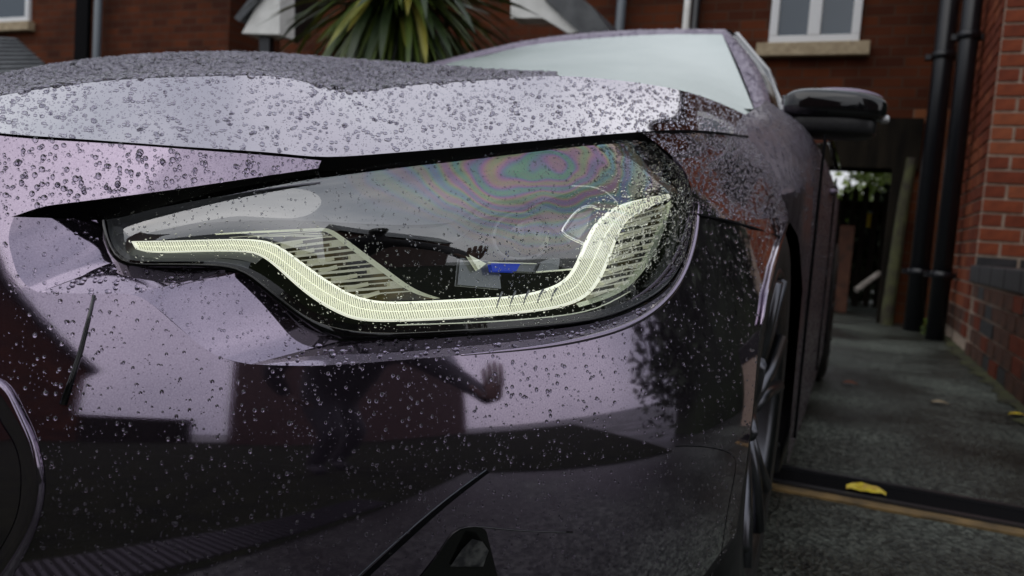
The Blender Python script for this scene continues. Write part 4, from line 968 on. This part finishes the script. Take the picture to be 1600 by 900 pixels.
# ---- the person standing to the right of and behind the camera
def skin_body(name, chains, m, parent=None, sub=2, origin=(0, 0, 0)):
    """chains: lists of (x,y,z,r) joined where points coincide"""
    vs = []; rs = []; es = []; idx = {}
    for ch in chains:
        prev = None
        for q in ch:
            k = tuple(round(c, 4) for c in q[:3])
            if k not in idx: idx[k] = len(vs); vs.append(tuple(np.array(q[:3])-np.array(origin))); rs.append(q[3])
            if prev is not None: es.append((prev, idx[k]))
            prev = idx[k]
    me = bpy.data.meshes.new(name); me.from_pydata(vs, es, []); o = bpy.data.objects.new(name, me); C.objects.link(o)
    if parent is not None: o.parent = parent
    me.materials.append(M[m])
    sk = o.modifiers.new('skin', 'SKIN'); sk.use_smooth_shade = True
    lay = me.skin_vertices[0].data if me.skin_vertices else None
    if lay is None:
        bpy.context.view_layer.objects.active = o; bpy.ops.mesh.customdata_skin_add() if hasattr(bpy.ops.mesh, 'customdata_skin_add') else None; lay = me.skin_vertices[0].data
    for v, r in zip(lay, rs): v.radius = (r, r) if not hasattr(r, '__len__') else r
    lay[0].use_root = True
    ss = o.modifiers.new('sub', 'SUBSURF'); ss.levels = sub; ss.render_levels = sub
    return o
PO = np.array([1.0, -.8, 0])
ps = empty('person', PO, 'person in a dark hooded jacket leaning towards the car with one hand raised', 'person')
def pw(x, y, z, r): return (x, y, z, r)
pel, che, nck = (1.06, -.80, .88), (.93, -.50, 1.14), (.86, -.38, 1.32)
body_ = skin_body('body', [
    [(*pel, (.20, .17)), (1.02, -.68, .98, (.21, .16)), (*che, (.25, .17)), (*nck, (.09, .09)), (.83, -.33, 1.38, (.07, .075)), (.80, -.29, 1.46, (.095, .11)), (.79, -.28, 1.54, (.07, .08))],
    [(*che, (.25, .17)), (.70, -.62, 1.16, (.095, .095)), (.60, -.78, .96, .065), (.74, -.80, .80, .042)],
    [(*che, (.25, .17)), (1.10, -.24, 1.10, (.095, .095)), (1.08, .10, .84, .062), (.80, .34, .62, .044)],
    [(*pel, (.20, .17)), (.96, -.78, .74, .12), (.90, -.62, .46, .08), (.94, -.78, .09, .055), (.86, -.64, .045, .048)],
    [(*pel, (.20, .17)), (1.18, -.82, .74, .12), (1.18, -.66, .46, .08), (1.20, -.84, .09, .055), (1.13, -.70, .045, .048)]], 'jacket', ps, origin=PO)
def hand(wrist, d, upv, side, m, sc=1.0):
    d = np.array(d, float); d /= np.linalg.norm(d); upv = np.array(upv, float); s_ = np.cross(d, upv); s_ /= np.linalg.norm(s_); n_ = np.cross(s_, d); w = np.array(wrist, float)
    ch = [[(*w, .024*sc), (*(w+d*.045*sc), (.036*sc, .018*sc)), (*(w+d*.085*sc), (.036*sc, .015*sc))]]
    h_ = skin_body('hand', ch, m, body_, origin=PO)
    for k, (o_, ln, sp) in enumerate(((-.028, .068, -.03), (-.009, .078, 0), (.010, .073, .01), (.028, .058, .05))):
        b0 = w+d*.082*sc+s_*o_*sc; dd = d+s_*sp
        skin_body('finger', [[(*(b0-d*.02*sc), .009*sc), (*b0, .0095*sc), (*(b0+dd*ln*.45*sc+n_*.006), .009*sc), (*(b0+dd*ln*.78*sc-n_*.004), .008*sc), (*(b0+dd*ln*sc-n_*.012), .0065*sc)]], m, h_, origin=PO)
    b0 = w+d*.02*sc-s_*side*.026*sc; dd = d*.75-s_*side*.75
    skin_body('thumb', [[(*b0, .012*sc), (*(b0+dd*.04*sc), .0115*sc), (*(b0+dd*.075*sc+d*.006), .009*sc)]], m, h_, origin=PO)
hand((.78, .36, .60), (-.10, .06, 1), (-1, .2, .1), -1, 'skin', 1.3)
hand((.75, -.79, .79), (.7, .3, -.5), (0, 0, 1), -1, 'skin')
# ============================================================ RAIN ON THE CAR
def tri_sample(G, n, mask=None, pw=1.0):
    G = np.asarray(G); a, b, c, d = G[:-1, :-1], G[:-1, 1:], G[1:, 1:], G[1:, :-1]
    nrm = np.cross(c-a, d-b); ar = np.linalg.norm(nrm, axis=-1)/2; sh = ar.shape
    w = ar**pw
    if mask is not None: w = w*mask[:-1, :-1]
    w = w.ravel()/w.sum(); k = rng.choice(len(w), size=n, p=w)
    u = rng.random((n, 1)); v = rng.random((n, 1)); f = lambda X: X.reshape(-1, 3)[k]
    P = f(a)*(1-u)*(1-v)+f(b)*u*(1-v)+f(c)*u*v+f(d)*(1-u)*v
    Nn = nrm.reshape(-1, 3)[k]; Nn /= np.linalg.norm(Nn, axis=1)[:, None]+1e-12
    s = np.sign((Nn*(CAM-P)).sum(1))[:, None]
    return P, Nn*s
def template(seg, rings):
    V = []; F = []
    for j, (r, h) in enumerate(rings):
        for i in range(seg): t = 2*PI*i/seg+.3*j; V.append((r*math.cos(t), r*math.sin(t), h))
    V.append((0, 0, rings[-1][1]+rings[-1][0]*.25)); K = len(rings)
    for j in range(K-1):
        for i in range(seg): F.append((j*seg+i, j*seg+(i+1) % seg, (j+1)*seg+(i+1) % seg)); F.append((j*seg+i, (j+1)*seg+(i+1) % seg, (j+1)*seg+i))
    for i in range(seg): F.append(((K-1)*seg+i, (K-1)*seg+(i+1) % seg, K*seg))
    return np.array(V), np.array(F)
T_S = template(7, [(.95, -.1), (.95, .35), (.55, .68)])
T_M = template(12, [(.90, -.08), (1, .20), (.90, .48), (.60, .70), (.28, .80)])
def dropbatch(P, Nn, R, T, name, m='water'):
    V, F = T; n = len(P)
    g = np.array([0, 0, -1.]); dn = g-Nn*(Nn@g)[:, None]; sl = np.linalg.norm(dn, axis=1)[:, None]
    u = np.where(sl > 1e-3, dn/(sl+1e-9), np.array([1., 0, 0])); w = np.cross(Nn, u)
    el = 1+rng.random((n, 1))*.35*sl+rng.normal(size=(n, 1))*.06; wd_ = 1+rng.normal(size=(n, 1))*.08
    hh = rng.uniform(.75, 1.15, (n, 1))
    X = P[:, None]+(u*R[:, None]*el)[:, None]*V[None, :, 0:1]+(w*R[:, None]*wd_)[:, None]*V[None, :, 1:2]+(Nn*R[:, None]*hh)[:, None]*V[None, :, 2:3]+(u*R[:, None]*sl*.22)[:, None]*V[None, :, 2:3]
    FF = (F[None]+(np.arange(n)*len(V))[:, None, None]).reshape(-1, 3)
    me = bpy.data.meshes.new(name); X = X.reshape(-1, 3)
    me.vertices.add(len(X)); me.vertices.foreach_set('co', X.astype(np.float32).ravel())
    me.loops.add(len(FF)*3); me.loops.foreach_set('vertex_index', FF.astype(np.int32).ravel())
    me.polygons.add(len(FF)); me.polygons.foreach_set('loop_start', np.arange(0, len(FF)*3, 3, dtype=np.int32))
    me.polygons.foreach_set('use_smooth', np.ones(len(FF), bool)); me.update(); me.validate()
    me.materials.append(M[m]); o = bpy.data.objects.new(name, me); C.objects.link(o); return o
def radii(n, lo, hi, p=3.0): return lo+(hi-lo)*rng.random(n)**p
#        panel, count, rmin, rmax, power, label, big drops
RAIN = [('bonnet', 8500, .0004, .0023, 5, 'bright flank of the bonnet', 30),
        ('dome', 14000, .0018, .0048, 1.6, 'crown of the bonnet beyond the crease', 0),
        ('top', 1200, .0003, .0020, 4, 'panel between bonnet gap and lamp gap', 22),
        ('nose', 70, .0004, .0014, 3, 'front edge of the bumper nose', 0),
        ('facet_a', 140, .0003, .0013, 3, 'lilac facet left of the headlight', 6),
        ('facet_b', 330, .0003, .0012, 3, 'lilac facet below the headlight', 8),
        ('ledge', 190, .0004, .0022, 3, 'dark ledge left below the headlight', 6),
        ('lamp_ledge', 520, .0004, .0026, 4, 'narrow ledge under the headlight', 22),
        ('shadow_gap', 120, .0005, .0018, 3, 'black shadow sheet above the headlight', 4),
        ('bumper', 5200, .0003, .0015, 4.5, 'dark lower bumper', 20),
        ('corner', 6500, .0003, .0016, 5, 'bumper corner before the wheel arch', 10),
        ('wing', 9000, .0005, .0020, 3, 'front wing', 0),
        ('lens', 8000, .0003, .0011, 3.5, 'headlight lens', 14),
        ('roof', 1200, .002, .005, 2, 'roof edge', 0), ('pillar', 500, .0015, .004, 2, 'windscreen pillar', 0), ('side', 3500, .0012, .004, 2, 'doors', 0), ('side_front', 3200, .0006, .0028, 2, 'body side behind the wing', 0)]
for key, n, r0, r1, pw, lab, nb in RAIN:
    P, Nn = tri_sample(SURF[key], n); R = radii(n, r0, r1, pw)
    if key in ('lens',):                       # the lens is thick with rain at its far upper corner
        pp = px_of(P); far = np.clip((pp[:, 0]-700)/300, 0, 1); keep = rng.random(n) < .45+.55*far; P, Nn, R = P[keep], Nn[keep], R[keep]
        P2, N2 = tri_sample(SURF[key][:, 55:], 1500); q = px_of(P2); kk = (q[:, 0] > 930) & (q[:, 1] < 420); P = np.r_[P, P2[kk]]; Nn = np.r_[Nn, N2[kk]]; R = np.r_[R, radii(int(kk.sum()), .0006, .0021, 1.5)]
    if key == 'bonnet':
        pass
    o = np.argsort(-R); big = o[:nb]; rest = o[nb:]
    tag(dropbatch(P[rest], Nn[rest], R[rest], T_M if r1 > .0014 and key not in ('dome', 'side', 'wing', 'side_front') else T_S, 'raindrops'), 'fine raindrops covering the '+lab, 'raindrops', kind='stuff')
    for i in big:
        ob = dropbatch(P[i:i+1], Nn[i:i+1], R[i:i+1]*1.08, T_M, 'water_drop')
        me = ob.data; c = P[i]; co = np.empty(len(me.vertices)*3, np.float32); me.vertices.foreach_get('co', co); co = co.reshape(-1, 3)-c.astype(np.float32); me.vertices.foreach_set('co', co.ravel()); me.update(); ob.location = tuple(c)
        tag(ob, 'large round raindrop beaded on the '+lab, 'raindrop', 'large raindrops on the '+lab)
